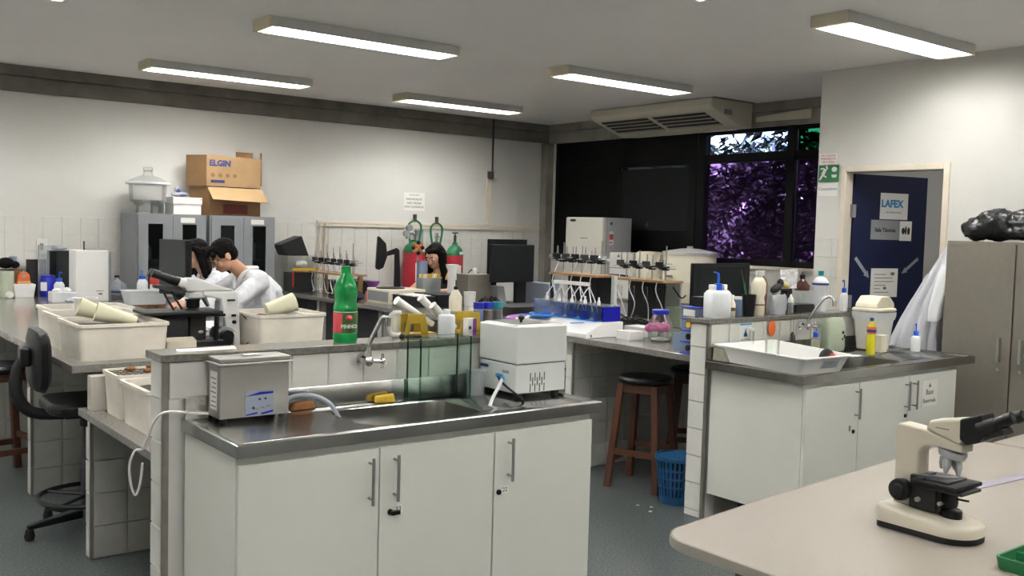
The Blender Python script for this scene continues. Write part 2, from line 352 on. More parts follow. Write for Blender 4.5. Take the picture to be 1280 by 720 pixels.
dtx('LAFEX', .078, 'drop_blue', .395, 1.865, .0035); dtx('LAB. FARMACOLOGIA', .016, 'ink_grey', .41, 1.80)
dtx('Sala Técnica', .043, 'ink_black', .335, 1.66, .0012)
dpart('emblem', 'ink_black', MB().ell((.522, -.004, 1.657), (.017, .001, .026)).ell((.548, -.004, 1.662), (.010, .001, .034)).ell((.578, -.004, 1.657), (.015, .001, .030)))
for k in range(6):
    zz = 1.31 - k * .028
    dpart('print_line', 'ink_grey', MB().box(.25, .25 + (.12, .19, .2, .12, .06, .15)[k], -.003, -.002, zz, zz + .005))
dpart('emblem', 'ink_grey', MB().ell((.435, -.003, 1.318), (.022, .0008, .014)).ell((.36, -.003, 1.205), (.018, .0008, .012)))
door.rotation_euler = (0, 0, ang)
c = single('door_closer_bar', 'dark closer bar above the blue door in the side room', 'door closer', M('black_matte'), MB().box(7.0, 8.74, 3.4, 3.45, 2.02, 2.07))
# signs on the wall left of the door
t = thing('exit_sign', 'green emergency sign with white running figure left of the door frame', 'sign', (XR, 4.46, 2.03))
part('plate', M('sign_green'), t, MB().box(XR - .006, XR - .001, 4.37, 4.55, 2.03, 2.16))
b = MB()
X1 = XR - .0065
def poly_x(b, pts, x=X1, t=.001): return b.prism(pts, 'x', x - t, x)
poly_x(b, [(4.545, 2.045), (4.53, 2.045), (4.50, 2.085), (4.515, 2.095)]); poly_x(b, [(4.525, 2.09), (4.495, 2.085), (4.475, 2.125), (4.50, 2.135)]); poly_x(b, [(4.505, 2.118), (4.47, 2.14), (4.462, 2.133), (4.495, 2.108)])
poly_x(b, [(4.535, 2.135), (4.50, 2.14), (4.50, 2.13), (4.53, 2.125)]); poly_x(b, [(4.50, 2.085), (4.475, 2.07), (4.48, 2.06), (4.51, 2.075)]); b.ell((X1 - .0005, 4.478, 2.146), (.0008, .010, .010))
part('running_figure', M('paper'), t, b)
part('pictogram', M('paper'), t, MB().ell((X1 - .0005, 4.41, 2.125), (.0008, .024, .02)).prism([(4.434, 2.085), (4.386, 2.085), (4.392, 2.062), (4.428, 2.062)], 'x', X1 - .001, X1))
def wallpaper(name, label, y0, y1, z0, z1, lines):
    t = thing(name, label, 'sign', (XR, (y0 + y1) / 2, z0)); part('sheet', M('paper'), t, MB().box(XR - .003, XR - .001, y0, y1, z0, z1))
    for s, size, m, z in lines: text(t, s, size, M(m), fx((y0 + y1) / 2, z, XR - .0035))
wallpaper('wall_notice', 'small white notice with red lettering above the green emergency sign', 4.39, 4.55, 2.168, 2.25, [('EM CASO DE', .022, 'ink_red', 2.232), ('EMERGÊNCIA', .022, 'ink_red', 2.208), ('USE A SAÍDA', .02, 'ink_red', 2.184)])
wallpaper('wall_notice', 'small white notice with purple lettering below the green emergency sign', 4.375, 4.55, 1.92, 2.022, [('Consultório', .034, 'ink_blue', 1.975)])
# notice and conduits on the back wall
t = thing('wall_notice', 'white typed notice sheet high on the back wall above the gas cylinders', 'sign', (5.865, YB, 1.78))
part('sheet', M('paper'), t, MB().box(5.725, 6.005, YB - .003, YB - .001, 1.775, 1.975))
for k, s in enumerate(('IMPORTANTE', 'NÃO MEXER', 'NOS CILINDROS')): text(t, s, .034, M('ink_black'), fy(5.865, 1.90 - k * .042, YB - .0035))
text(t, 'LABORATÓRIO', .02, M('ink_grey'), fy(5.865, 1.95, YB - .0035))
t = thing('wall_conduit', 'cream cable trunking running along the back wall with a drop at its left end', 'conduit', (4.73, YB, 1.6))
part('trunking', M('frame_cream'), t, MB().box(4.66, XW - .12, YB - .028, YB - .007, 1.605, 1.635).box(4.66, XW - .12, YB - .022, YB - .007, 1.575, 1.60), bevel=.003)
for x in (4.70, 4.76): part('drop', M('frame_cream'), t, MB().cyl((x, YB - .022, .9), (x, YB - .022, 1.605), .014))
t = thing('wall_pipe', 'thin grey pipe coming down the back wall into a cream trunking drop', 'conduit', (6.9, YB, 1.64))
part('pipe', M('dark_grey'), t, MB().cyl((6.9, YB - .075, 2.888), (6.9, YB - .075, 2.27), .012).box(6.88, 6.92, YB - .08, YB - .002, 2.18, 2.27))
part('trunking', M('frame_cream'), t, MB().box(6.87, 6.93, YB - .03, YB - .002, 1.64, 2.19), bevel=.003)
part('sensor', M('cream_plastic'), t, MB().ell((6.965, YB - .04, 2.22), (.035, .037, .05)))

# ---------------------------------------------------------------- fluorescent fixtures
def make_light():
    t = thing('ceiling_light', 'light', 'light', (0, 0, 0), 'fluorescent ceiling fixtures')
    b = MB().box(-.70, .70, -.125, .125, .058, .066)
    b.prism([(-.125, .058), (-.125, .0), (-.119, .0), (-.119, .058)], 'x', -.70, .70); b.prism([(.119, .058), (.119, .0), (.125, .0), (.125, .058)], 'x', -.70, .70)
    part('housing', M('lamp_housing'), t, b)
    for s in (-1, 1): part('end_cap', M('lamp_cream'), t, MB().box(s * .70, s * .725, -.127, .127, -.004, .067), bevel=.004)
    for y in (-.06, .06): part('tube', M('tube_light'), t, MB().cyl((-.66, y, .030), (.66, y, .030), .014, n=8), smooth=True)
    f = MB()
    for k in range(23): x = -.66 + k * .06; f.box(x - .0008, x + .0008, -.118, .118, .0, .022)
    f.box(-.69, .69, -.0015, .0015, 0, .022)
    part('louver', M('lamp_housing'), t, f, kind='stuff')
    return t
spots = [(3.27, 5.90, 'fluorescent ceiling fixture nearest the camera on the left, largest of the lit ones'), (3.24, 8.16, 'fluorescent ceiling fixture close to the back wall above the grey cabinets'),
         (5.74, 5.90, 'fluorescent ceiling fixture in front of the air conditioner'), (5.70, 8.22, 'fluorescent ceiling fixture near the back corner, smallest of the lit ones'),
         (5.62, 3.36, 'fluorescent ceiling fixture at upper right close to the door wall'), (3.24, 3.38, 'fluorescent ceiling fixture over the front sink, just above the frame'),
         (-1.84, 3.38, 'added unseen fluorescent ceiling fixture far outside the picture on the left, nearest the camera'), (-1.84, 5.9, 'added unseen fluorescent ceiling fixture far outside the picture on the left, middle row'), (-1.84, 8.16, 'added unseen fluorescent ceiling fixture far outside the picture on the left, at the back wall'), (.70, 3.38, 'fluorescent ceiling fixture outside the picture on the left, nearest the camera'), (.70, 5.9, 'fluorescent ceiling fixture outside the picture on the left, over the long bench'), (.70, 8.16, 'fluorescent ceiling fixture outside the picture on the left, at the back wall'), (3.24, -1.6, 'added unseen fluorescent ceiling fixture outside the picture, behind the camera on the right'), (.70, -1.6, 'added unseen fluorescent ceiling fixture outside the picture, behind the camera on the left'), (.70, .9, 'fluorescent ceiling fixture outside the picture, left of the camera'), (3.24, .9, 'fluorescent ceiling fixture outside the picture, above the camera'), (5.62, .9, 'fluorescent ceiling fixture outside the picture on the right, above the tables')]  # leftmost column and row behind the camera: added, unseen, brighten side and front faces
L0 = make_light()
for i, (x, y, lab) in enumerate(spots):
    o = L0 if i == 0 else dup(L0, (0, 0, 0))
    o.location = (x, y, 2.822); o['label'] = lab
l = bpy.data.lights.new('side_room_lamp', 'AREA'); l.energy = 4.5; l.size = .6; l.color = TUBE_COL; o = bpy.data.objects.new('side_room_lamp', l); COL.objects.link(o); o.location = (7.8, 2.6, 2.8)

# ---------------------------------------------------------------- air conditioner
t = thing('air_conditioner', 'long cream air conditioner hung from the ceiling over the dark windows', 'air conditioner', (7.4, 6.8, 2.63))
prof = [(7.10, 2.885), (7.70, 2.885), (7.70, 2.64), (7.56, 2.635), (7.14, 2.775), (7.09, 2.81)]
part('body', M('ac_cream'), t, MB().prism(prof, 'y', 6.10, 7.78), bevel=.012)
part('ceiling_plate', M('dark_grey'), t, MB().box(7.12, 7.72, 6.085, 7.79, 2.8855, 2.8895))
for y0, y1 in ((6.26, 6.95), (7.02, 7.70)):
    def zl(x, d=0): return 2.775 - (x - 7.14) * .3333 + d
    g = part('grille', M('vent_dark'), t, MB().hexa([(7.46, y0, zl(7.46, -.003)), (7.46, y1, zl(7.46, -.003)), (7.18, y1, zl(7.18, -.003)), (7.18, y0, zl(7.18, -.003))], [(7.46, y0, zl(7.46, .006)), (7.46, y1, zl(7.46, .006)), (7.18, y1, zl(7.18, .006)), (7.18, y0, zl(7.18, .006))]))
    for k in range(4):
        x = 7.205 + k * .07
        part('slat', M('ac_cream'), g, MB().hexa([(x, y0, zl(x, -.014)), (x + .012, y0, zl(x + .012, -.016)), (x + .012, y1, zl(x + .012, -.016)), (x, y1, zl(x, -.014))], [(x + .02, y0, zl(x + .02, .0)), (x + .032, y0, zl(x + .032, -.002)), (x + .032, y1, zl(x + .032, -.002)), (x + .02, y1, zl(x + .02, 0))]))
part('air_flap', M('ac_cream'), t, MB().box(7.53, 7.60, 6.2, 7.6, 2.622, 2.632))
part('badge', M('paper_grey'), t, MB().box(7.28, 7.38, 6.086, 6.0985, 2.74, 2.79))
single('cable_cover', 'pale strip of cable cover on the concrete beam beside the air conditioner', 'conduit', M('ac_cream'), MB().hexa([(7.73, 5.45, 2.70), (7.758, 5.45, 2.70), (7.758, 6.08, 2.705), (7.73, 6.08, 2.705)], [(7.73, 5.45, 2.79), (7.758, 5.45, 2.79), (7.758, 6.08, 2.75), (7.73, 6.08, 2.75)]))

# ---------------------------------------------------------------- trees outside
def tree(x, y, h, rad, n, label):
    t = thing('garden_tree', label, 'tree', (x, y, 0), 'trees outside the window')
    part('trunk', M('bark'), t, MB().tube([(x, y, 0), (x + .05, y + .1, h * .4), (x - .05, y, h * .75)], [.10, .08, .05], 8).tube([(x, y + .05, h * .35), (x - .2, y + .4, h * .6)], .035, 6).tube([(x, y + .05, h * .4), (x + .1, y - .5, h * .65)], .03, 6))
    b = MB()
    for i in range(n):
        c = Vector((x + random.gauss(0, rad * .45), y + random.gauss(0, rad * .6), random.uniform(.1, h)))
        e = Euler((random.uniform(-1, 1), random.uniform(-1, 1), random.uniform(0, 6.3))).to_matrix().to_4x4(); e.translation = c
        L = random.uniform(.06, .13); W = L * .33
        b.add([(0, -L, 0), (W, 0, .015), (0, L, 0), (-W, 0, .015), (0, 0, -.012)], [(0, 1, 4), (1, 2, 4), (2, 3, 4), (3, 0, 4)], e)
    part('foliage', M('leaf'), t, b, kind='stuff')
tree(9.6, 7.2, 2.75, 1.1, 4600, 'leafy tree outside the purple window, behind its left pane')
tree(9.4, 5.6, 2.85, 1.0, 4800, 'leafy tree outside the purple window, behind its right pane')
tree(13.2, 6.4, 4.4, 1.4, 2200, 'taller leafy tree farther out behind the purple window')
t = thing('garden_hedge', 'tall dark hedge closing off the view outside the purple window', 'hedge', (12, 6, 0))
b = MB(); NY, NZ = 60, 16
for j in range(NZ + 1):
    for i in range(NY + 1):
        y = -2 + 16 * i / NY; zz = 2.62 * j / NZ; b.v.append((12.2 + .35 * noise.noise((y * 1.3, zz * 1.7, 1)) + .25 * noise.noise((y * 5, zz * 5, 7)), y, zz + (.18 * noise.noise((y * 2, 5, 5)) if j == NZ else 0)))
b.f += [(j * (NY + 1) + i, j * (NY + 1) + i + 1, (j + 1) * (NY + 1) + i + 1, (j + 1) * (NY + 1) + i) for j in range(NZ) for i in range(NY)]
o = part('foliage', M('leaf'), t, b, smooth=True, kind='stuff'); sm = o.modifiers.new('thick', 'SOLIDIFY'); sm.thickness = .5; sm.offset = 1
single('lawn', 'dark ground outside the windows', 'ground', M('soil_dark'), MB().box(9.0, 30, -20, 40, -.3, -.12))
# ---------------------------------------------------------------- half walls of the two sink islands
def half_wall(x0, x1, y0, y1, label):
    t = thing('half_wall', label, 'half wall', (x0, (y0 + y1) / 2, 0), 'tiled half walls')
    core = part('core', M('grout'), t, MB().box(x0 + .008, x1, y0 + .008, y1, 0, 1.10))
    part('cap', M('granite'), t, MB().box(x0 - .012, x1 + .01, y0 - .012, y1 + .025, 1.1005, 1.128), bevel=.003)
    part('corner_trim', M('alu_trim'), t, MB().box(x0 - .001, x0 + .02, y0 - .001, y0 + .018, 0, 1.0995))
    rows = [.037] + [.155] * 6 + [.133]
    tiles(t, (x0 + .0075, y1, 0), '-x', [y1 - y0 - .018], rows)
    n = int((x1 - x0 - .02) / .155)
    tiles(t, (x0 + .02, y0 + .0075, .967), '-y', [.155] * n, [.133])
    part('front_skirt', M('paint_white'), t, MB().box(x0 + .02, x0 + .10, y0 + .001, y0 + .008, 0, .966))
    return t
half_wall(1.12, 2.82, 3.395, 3.53, 'white tiled half wall with granite cap behind the front sink with the ultrasonic cleaner')
half_wall(4.175, 6.02, 3.545, 3.68, 'white tiled half wall with granite cap behind the right sink with the white tray')

def sink_top(label, x0, x1, y0, y1, sx0, sx1, sy0, sy1, r=.085, z=.9):
    t = thing('steel_worktop', label, 'worktop', ((x0 + x1) / 2, (y0 + y1) / 2, z - .05))
    n = 6
    def ring(a, b, c, d, rr, zz): return [(p[0], p[1], zz) for p in rrect(a, b, c, d, rr, n)]
    R = [ring(x0 + .003, x1 - .003, y0 + .003, y1, .002, z - .046), ring(x0, x1, y0, y1, .003, z - .044), ring(x0, x1, y0, y1, .004, z - .004), ring(x0 + .004, x1 - .004, y0 + .004, y1, .004, z),
         ring(x0 + .022, x1 - .022, y0 + .022, y1, .01, z), ring(x0 + .030, x1 - .030, y0 + .030, y1, .012, z - .009), ring(sx0 - .008, sx1 + .008, sy0 - .008, sy1 + .008, r + .008, z - .010),
         ring(sx0, sx1, sy0, sy1, r, z - .017), ring(sx0 + .008, sx1 - .008, sy0 + .008, sy1 - .008, r, z - .13), ring(sx0 + .04, sx1 - .04, sy0 + .04, sy1 - .04, r * .7, z - .16)]
    b = MB().loft(R, cap=False); b.f.append(tuple(range(len(b.v) - len(R[-1]), len(b.v))))
    part('top', M('steel'), t, b, smooth=True)
    part('upstand', M('steel'), t, MB().box(x0 + .01, x1 - .01, y1 - .010, y1 - .001, z - .008, z + .075), bevel=.003)
    cx, cy = (sx0 + sx1) / 2, (sy0 + sy1) / 2
    part('drain', M('chrome'), t, MB().lathe([(.0, .004), (.02, .003), (.036, .005), (.042, .0)], (cx, cy, z - .1595), 20), smooth=True)
    return t
sink_top('stainless steel worktop with deep sink, ultrasonic cleaner and water bath on it', 1.180, 2.746, 2.880, 3.384, 1.70, 2.235, 2.975, 3.315)
sink_top('stainless steel worktop with sink under the white tray at the right', 4.140, 5.880, 2.890, 3.536, 4.62, 5.30, 3.01, 3.36)

def sink_cabinet(label, x0, x1, y0, y1, doors, handles, locks, toe):
    t = thing('sink_cabinet', label, 'cabinet', ((x0 + x1) / 2, (y0 + y1) / 2, 0))
    b = MB()
    b.box(x0, x0 + .018, y0 + .019, y1, .15, .852).box(x1 - .018, x1, y0 + .019, y1, .15, .852).box(x0 + .018, x1 - .018, y0 + .019, y1, .15, .168)
    b.box(x0 + .018, x1 - .018, y1 - .01, y1, .168, .70).box(x0 + .018, x1 - .018, y0 + .022, y0 + .04, .78, .852)
    part('body', M('laminate_white'), t, b)
    part('toe_kick', M('dark_grey'), t, MB().box(x0 + toe, x1 - .05, y0 + .08, y1, .0005, .149))
    ds = []
    for a, c in doors: ds.append(part('door', M('laminate_white'), t, MB().box(a, c, y0, y0 + .0175, .152, .826), bevel=.0015, seg=1))
    for k, x in handles:
        part('handle', M('handle_steel'), ds[k], MB().cyl((x, y0 - .032, .635), (x, y0 - .032, .80), .006, n=10).cyl((x, y0, .655), (x, y0 - .032, .655), .0045, n=8).cyl((x, y0, .78), (x, y0 - .032, .78), .0045, n=8), smooth=True)
    for k, x, z, key in locks:
        b = MB().lathe([(.011, 0), (.011, .004), (.009, .008), (.0, .0085)], (0, 0, 0), 14, Matrix.Translation((x, y0, z)) @ Matrix.Rotation(PI / 2, 4, 'X'))
        if key: b.box(x - .004, x + .03, y0 - .022, y0 - .007, z - .008, z + .006)
        part('lock', M('black_plastic'), ds[k], b, smooth=True)
    return t, ds
t, ds = sink_cabinet('white three-door cabinet under the front sink, numbered 22 and 23', 1.192, 2.712, 2.90, 3.38, [(1.194, 1.704), (1.709, 2.205), (2.211, 2.710)],
                     [(0, 1.665), (1, 1.765), (2, 2.275)], [(1, 1.752, .592, True), (2, 2.232, .592, False)], .05)
for k, x, s in ((1, 1.785, '23'), (2, 2.262, '22')):
    p = part('number_sticker', M('paper'), ds[k], MB().box(x - .018, x + .018, 2.8985, 2.8998, .583, .613))
    text(t, s, .024, M('ink_black'), fy(x, .598, 2.8983))
t, ds = sink_cabinet('white three-door cabinet under the right sink, with a paper sign on its last door', 4.190, 5.700, 2.91, 3.53, [(4.192, 4.668), (4.673, 5.165), (5.170, 5.698)],
                     [(0, 4.635), (1, 5.13), (2, 5.21)], [(0, 4.625, .565, False), (1, 5.14, .60, False)], .28)
p = part('door_sign', M('paper'), ds[2], MB().box(5.31, 5.48, 2.9078, 2.9098, .63, .785))
for s, sz, z in (('Base', .045, .715), ('Reservada', .034, .665)): text(t, s, sz, M('ink_black'), fy(5.395, z, 2.9074))
part('sign_mark', M('ink_grey'), ds[2], MB().prism([(5.38, .745), (5.41, .745), (5.395, .768)], 'y', 2.907, 2.9077))
part('key_tag', M('ink_grey'), ds[0], MB().box(4.585, 4.60, 2.908, 2.9098, .57, .60))

# ---------------------------------------------------------------- granite benches on tiled supports
t = thing('lab_bench', 'long granite bench on the left with the cream tubs, microscope and monitor on it', 'bench', (1.9, 7, 0), 'granite benches')
part('top', M('granite_dark'), t, MB().box(1.17, 2.60, 4.84, 9.28, .862, .90), bevel=.003)
def support(parent, x0, x1, y0, y1, zs, rows):
    b = MB()
    for z0, z1 in zs: b.box(x0 + .008, x1, y0 + .008, y1, z0, z1)
    s = part('support_wall', M('grout'), parent, b)
    part('corner_trim', M('alu_trim'), parent, MB().box(x0, x0 + .014, y0, y0 + .014, zs[0][0], zs[0][1]))
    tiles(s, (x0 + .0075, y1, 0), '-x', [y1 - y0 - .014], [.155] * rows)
    tiles(s, (x0 + .014, y0 + .0075, 0), '-y', [.155] * int((x1 - x0 - .014) / .155), [.155] * rows, 'tile_shaded')  # front tiles darker than the end tiles: under-bench shade put into the colour
support(t, 1.225, 2.58, 5.98, 6.06, [(0, .861)], 5)
support(t, 1.225, 2.58, 7.6, 7.68, [(0, .861)], 5)
t = thing('low_bench', 'lower granite bench end holding two cream tubs beside the front half wall', 'bench', (1.9, 4.2, 0), 'granite benches')
part('top', M('granite_dark'), t, MB().box(1.195, 2.60, 3.535, 4.832, .664, .70), bevel=.003)
support(t, 1.215, 2.58, 4.70, 4.775, [(0, .663), (.701, .861)], 4)
t = thing('lab_bench', 'granite bench behind the right half wall with the organ baths and computers on it', 'bench', (5.1, 5.5, 0), 'granite benches')
part('top', M('granite_dark'), t, MB().box(4.24, 5.95, 3.685, 7.42, .862, .90), bevel=.003)
support(t, 4.265, 5.93, 4.765, 4.84, [(0, .861)], 5)
support(t, 4.265, 5.93, 7.25, 7.33, [(0, .861)], 5)
t = thing('lab_bench', 'narrow granite bench running to the back wall left of the gas cylinders', 'bench', (4.6, 8.4, 0), 'granite benches')
part('top', M('granite_dark'), t, MB().box(4.24, 5.02, 7.425, 9.28, .862, .90), bevel=.003)
support(t, 4.265, 5.0, 8.43, 8.50, [(0, .861)], 5)
part('end_panel', M('dark_grey'), t, MB().box(4.33, 4.35, 7.34, 8.42, .02, .861).box(4.33, 4.35, 8.51, 9.26, .02, .861))
t = thing('window_bench', 'white bench along the window wall under the fridge and drums', 'bench', (7.5, 6.5, 0), 'granite benches')
part('top', M('granite_dark'), t, MB().box(7.14, 7.79, 4.60, 7.56, .862, .90), bevel=.003)
part('cabinet', M('laminate_white'), t, MB().box(7.2, 7.78, 4.62, 7.55, .001, .861))

# ---------------------------------------------------------------- stools and office chair
def make_stool():
    t = thing('lab_stool', 'stool', 'stool', (0, 0, 0), 'wooden stools with black seats')
    part('seat', M('black_plastic'), t, MB().lathe([(.0, .655), (.15, .655), (.172, .665), (.175, .682), (.16, .697), (.0, .703)], (0, 0, 0), 28), smooth=True)
    part('apron', M('wood_leg'), t, MB().box(-.115, .115, -.125, -.105, .60, .654).box(-.115, .115, .105, .125, .60, .654).box(-.125, -.105, -.115, .115, .60, .654).box(.105, .125, -.115, .115, .60, .654))
    for sx in (-1, 1):
        for sy in (-1, 1):
            a, c, w = .112, .165, .021
            part('leg', M('wood_leg'), t, MB().hexa([(sx * c - w, sy * c - w, 0), (sx * c + w, sy * c - w, 0), (sx * c + w, sy * c + w, 0), (sx * c - w, sy * c + w, 0)], [(sx * a - w, sy * a - w, .655), (sx * a + w, sy * a - w, .655), (sx * a + w, sy * a + w, .655), (sx * a - w, sy * a + w, .655)]), bevel=.004)
    for s in (-1, 1):
        part('stretcher', M('wood_leg'), t, MB().box(-.15, .15, s * .152 - .01, s * .152 + .01, .16, .195)); part('stretcher', M('wood_leg'), t, MB().box(s * .152 - .01, s * .152 + .01, -.15, .15, .21, .245))
    return t
s0 = make_stool(); s0.location = (4.42, 4.25, 0); s0.rotation_euler = (0, 0, .35); s0['label'] = 'wooden stool with round black seat beside the blue basket'
dup(s0, (5.02, 4.36, 0), .8, 'wooden stool half hidden behind the tiled end of the right half wall')
dup(s0, (1.17, 6.52, 0), .2, 'wooden stool with black seat at the left edge under the long bench')
dup(s0, (3.12, 7.02, 0), .1, 'wooden stool under the man in the white lab coat'); dup(s0, (3.16, 7.92, 0), .4, 'wooden stool under the woman in the white lab coat'); dup(s0, (5.48, 8.1, 0), .4, 'wooden stool under the woman by the gas cylinders')

t = thing('office_chair', 'black swivel office chair with footrest ring at the end of the left bench', 'chair', (0, 0, 0))
b = MB().loft([[(x * w, y, z) for x, z, y in pr] for w, pr in ()]) if False else MB()
part('seat', M('black_plastic'), t, MB().prism(rrect(-.22, .22, -.21, .22, .1), 'z', .655, .715), bevel=.02, seg=3)
rings = []
for y, sx, sz in ((-.275, .15, .115), (-.262, .19, .155), (-.235, .20, .165), (-.215, .18, .145)):
    rings.append([(p[0], y - .25 * 0 + .35 * p[0] ** 2, .935 + p[1]) for p in rrect(-sx, sx, -sz, sz, .09)])
part('backrest', M('black_plastic'), t, MB().loft(rings), smooth=True)
part('back_support', M('black_rubber'), t, MB().tube([(0, -.27, .96), (0, -.32, .90), (0, -.33, .76), (0, -.26, .655), (0, -.1, .635)], [.03, .03, .026, .026, .03], 10), smooth=True)
part('back_bracket', M('black_plastic'), t, MB().box(-.05, .05, -.32, -.27, .90, 1.0), bevel=.012)
part('mechanism', M('black_matte'), t, MB().box(-.07, .07, -.12, .08, .615, .654).cyl((0, 0, .56), (0, 0, .62), .04), bevel=.006)
part('gas_lift', M('dark_grey'), t, MB().cyl((0, 0, .12), (0, 0, .57), .026).cyl((0, 0, .08), (0, 0, .34), .035), smooth=True)
b = MB(); N = 36
rg = [[(.235 * math.cos(2 * PI * k / N) + .012 * math.cos(2 * PI * j / 6) * math.cos(2 * PI * k / N), .235 * math.sin(2 * PI * k / N) + .012 * math.cos(2 * PI * j / 6) * math.sin(2 * PI * k / N), .185 + .012 * math.sin(2 * PI * j / 6)) for j in range(6)] for k in range(N + 1)]
b.loft(rg, cap=False)
for k in range(4): a = PI / 4 + k * PI / 2; b.cyl((.03 * math.cos(a), .03 * math.sin(a), .185), (.235 * math.cos(a), .235 * math.sin(a), .185), .009, n=6)
part('footrest_ring', M('black_plastic'), t, b, smooth=True)
for k in range(5):
    a = 2 * PI * k / 5 + 1.15; c, s = math.cos(a), math.sin(a)
    lg = part('base_leg', M('black_plastic'), t, MB().hexa([(.03 * c + .03 * s, .03 * s - .03 * c, .07), (.30 * c + .016 * s, .30 * s - .016 * c, .055), (.30 * c - .016 * s, .30 * s + .016 * c, .055), (.03 * c - .03 * s, .03 * s + .03 * c, .07)],
                                                             [(.03 * c + .03 * s, .03 * s - .03 * c, .12), (.30 * c + .016 * s, .30 * s - .016 * c, .08), (.30 * c - .016 * s, .30 * s + .016 * c, .08), (.03 * c - .03 * s, .03 * s + .03 * c, .12)]), bevel=.006)
    part('glide', M('black_rubber'), lg, MB().lathe([(.02, .001), (.026, .02), (.018, .056)], (.29 * c, .29 * s, 0), 12), smooth=True)
t.scale = (1, 1, .955); t.location = (1.335, 5.20, 0); t.rotation_euler = (0, 0, -PI / 2 - .04)

# ---------------------------------------------------------------- steel lockers and glazed cabinets
t = thing('steel_locker', 'tall beige-grey steel locker by the door with a black bag on top', 'locker', (6.36, 2.85, 0))
part('body', M('locker_grey'), t, MB().box(6.16, 6.57, 2.35, 3.252, .02, 1.60), bevel=.003)
for y0, y1 in ((2.806, 3.246), (2.355, 2.798)):
    d = part('door', M('locker_grey'), t, MB().box(6.142, 6.158, y0, y1, .06, 1.585), bevel=.003)
    yh = 2.875 if y0 > 2.8 else 2.74
    part('handle', M('handle_steel'), d, MB().box(6.118, 6.141, yh - .009, yh + .009, .85, 1.0).cyl((6.138, yh, .80), (6.141, yh, .80), .012), bevel=.003)
for y in (2.42, 3.18): part('foot', M('black_rubber'), t, MB().box(6.2, 6.26, y - .03, y + .03, 0, .02).box(6.48, 6.54, y - .03, y + .03, 0, .02))
text(t, 'PANDIN', .02, M('ink_grey'), fx(3.19, 1.565, 6.1405))
def glazed_cabinet(x0, x1, label):
    t = thing('glazed_cabinet', label, 'cabinet', ((x0 + x1) / 2, 9.0, 0), 'grey glazed steel cabinets')
    y0, y1, h = 8.78, 9.24, 1.65
    b = MB().box(x0, x0 + .02, y0, y1, 0, h).box(x1 - .02, x1, y0, y1, 0, h).box(x0 + .02, x1 - .02, y0, y1, h - .03, h).box(x0 + .02, x1 - .02, y0, y1, 0, .06).box(x0 + .02, x1 - .02, y1 - .015, y1, .06, h - .03)
    part('body', M('cabinet_grey'), t, b)
    for z in (.45, .85, 1.22): part('shelf', M('cabinet_grey'), t, MB().box(x0 + .021, x1 - .021, y0 + .02, y1 - .02, z, z + .015))
    xm = (x0 + x1) / 2
    for a, c in ((x0 + .012, xm - .002), (xm + .002, x1 - .012)):
        m = .085
        d = part('door', M('cabinet_grey'), t, MB().box(a, a + m, y0 - .02, y0 - .001, .07, h - .015).box(c - m, c, y0 - .02, y0 - .001, .07, h - .015).box(a + m, c - m, y0 - .02, y0 - .001, h - .09, h - .015).box(a + m, c - m, y0 - .02, y0 - .001, .07, .5))
        part('glass_pane', M('cabinet_glass'), d, MB().box(a + m, c - m, y0 - .012, y0 - .008, .5, h - .09))
    part('label_strip', M('paper'), t, MB().box(xm + .07, xm + .20, y0 - .023, y0 - .0205, h - .075, h - .03))
    part('handle', M('handle_steel'), t, MB().box(xm - .03, xm - .018, y0 - .04, y0 - .021, .95, 1.07))
    return t
glazed_cabinet(2.655, 3.285, 'grey glazed steel cabinet on the left, under the glass desiccator')
glazed_cabinet(3.315, 3.955, 'grey glazed steel cabinet on the right, under the cardboard boxes')

# ---------------------------------------------------------------- laminate tables in the foreground
t = thing('lab_table', 'beige laminate table with rounded corner in the foreground under the microscope', 'table', (2.0, 1.85, 0))
pl = [(2.005, 1.0), (2.005, 1.755)] + [(2.005 + .11 - .11 * math.cos(a), 1.755 + .115 * math.sin(a)) for a in [math.radians(15 * k) for k in range(1, 6)]] + [(2.13, 1.872), (2.6, 1.925), (4.03, 2.035)] + [(4.03 + .08 * math.sin(a), 1.955 + .08 * math.cos(a)) for a in [math.radians(15 * k) for k in range(1, 6)]] + [(4.115, 1.94), (4.18, 1.0)]
part('top', M('table_laminate'), t, MB().prism(pl, 'z', .722, .75), bevel=.002)
cx, cy = 3.0, 1.4
part('edge_band', M('table_edge'), t, MB().loft([[(cx + (x - cx) * (1 + s / abs(1.0)), cy + (y - cy) * (1 + s * 1.6), z) for x, y in pl] for s, z in ((.0004, .719), (.004, .721), (.005, .735), (.004, .7485), (.0006, .7492))], cap=False), smooth=True)
for x, y in ((2.2, 1.7), (2.2, 1.1), (3.95, 1.7), (3.95, 1.1)): part('leg', M('dark_grey'), t, MB().box(x - .02, x + .02, y - .02, y + .02, 0, .718))
t = thing('lab_table', 'second beige laminate table at the right edge beyond the microscope table', 'table', (4.6, 1.6, 0))
part('top', M('table_laminate'), t, MB().prism([(4.135, 1.94), (4.22, 1.0), (5.6, 1.0), (5.6, 1.99)], 'z', .722, .75), bevel=.004)
for x, y in ((4.35, 1.8), (4.35, 1.15), (5.4, 1.8), (5.4, 1.15)): part('leg', M('dark_grey'), t, MB().box(x - .02, x + .02, y - .02, y + .02, 0, .721))
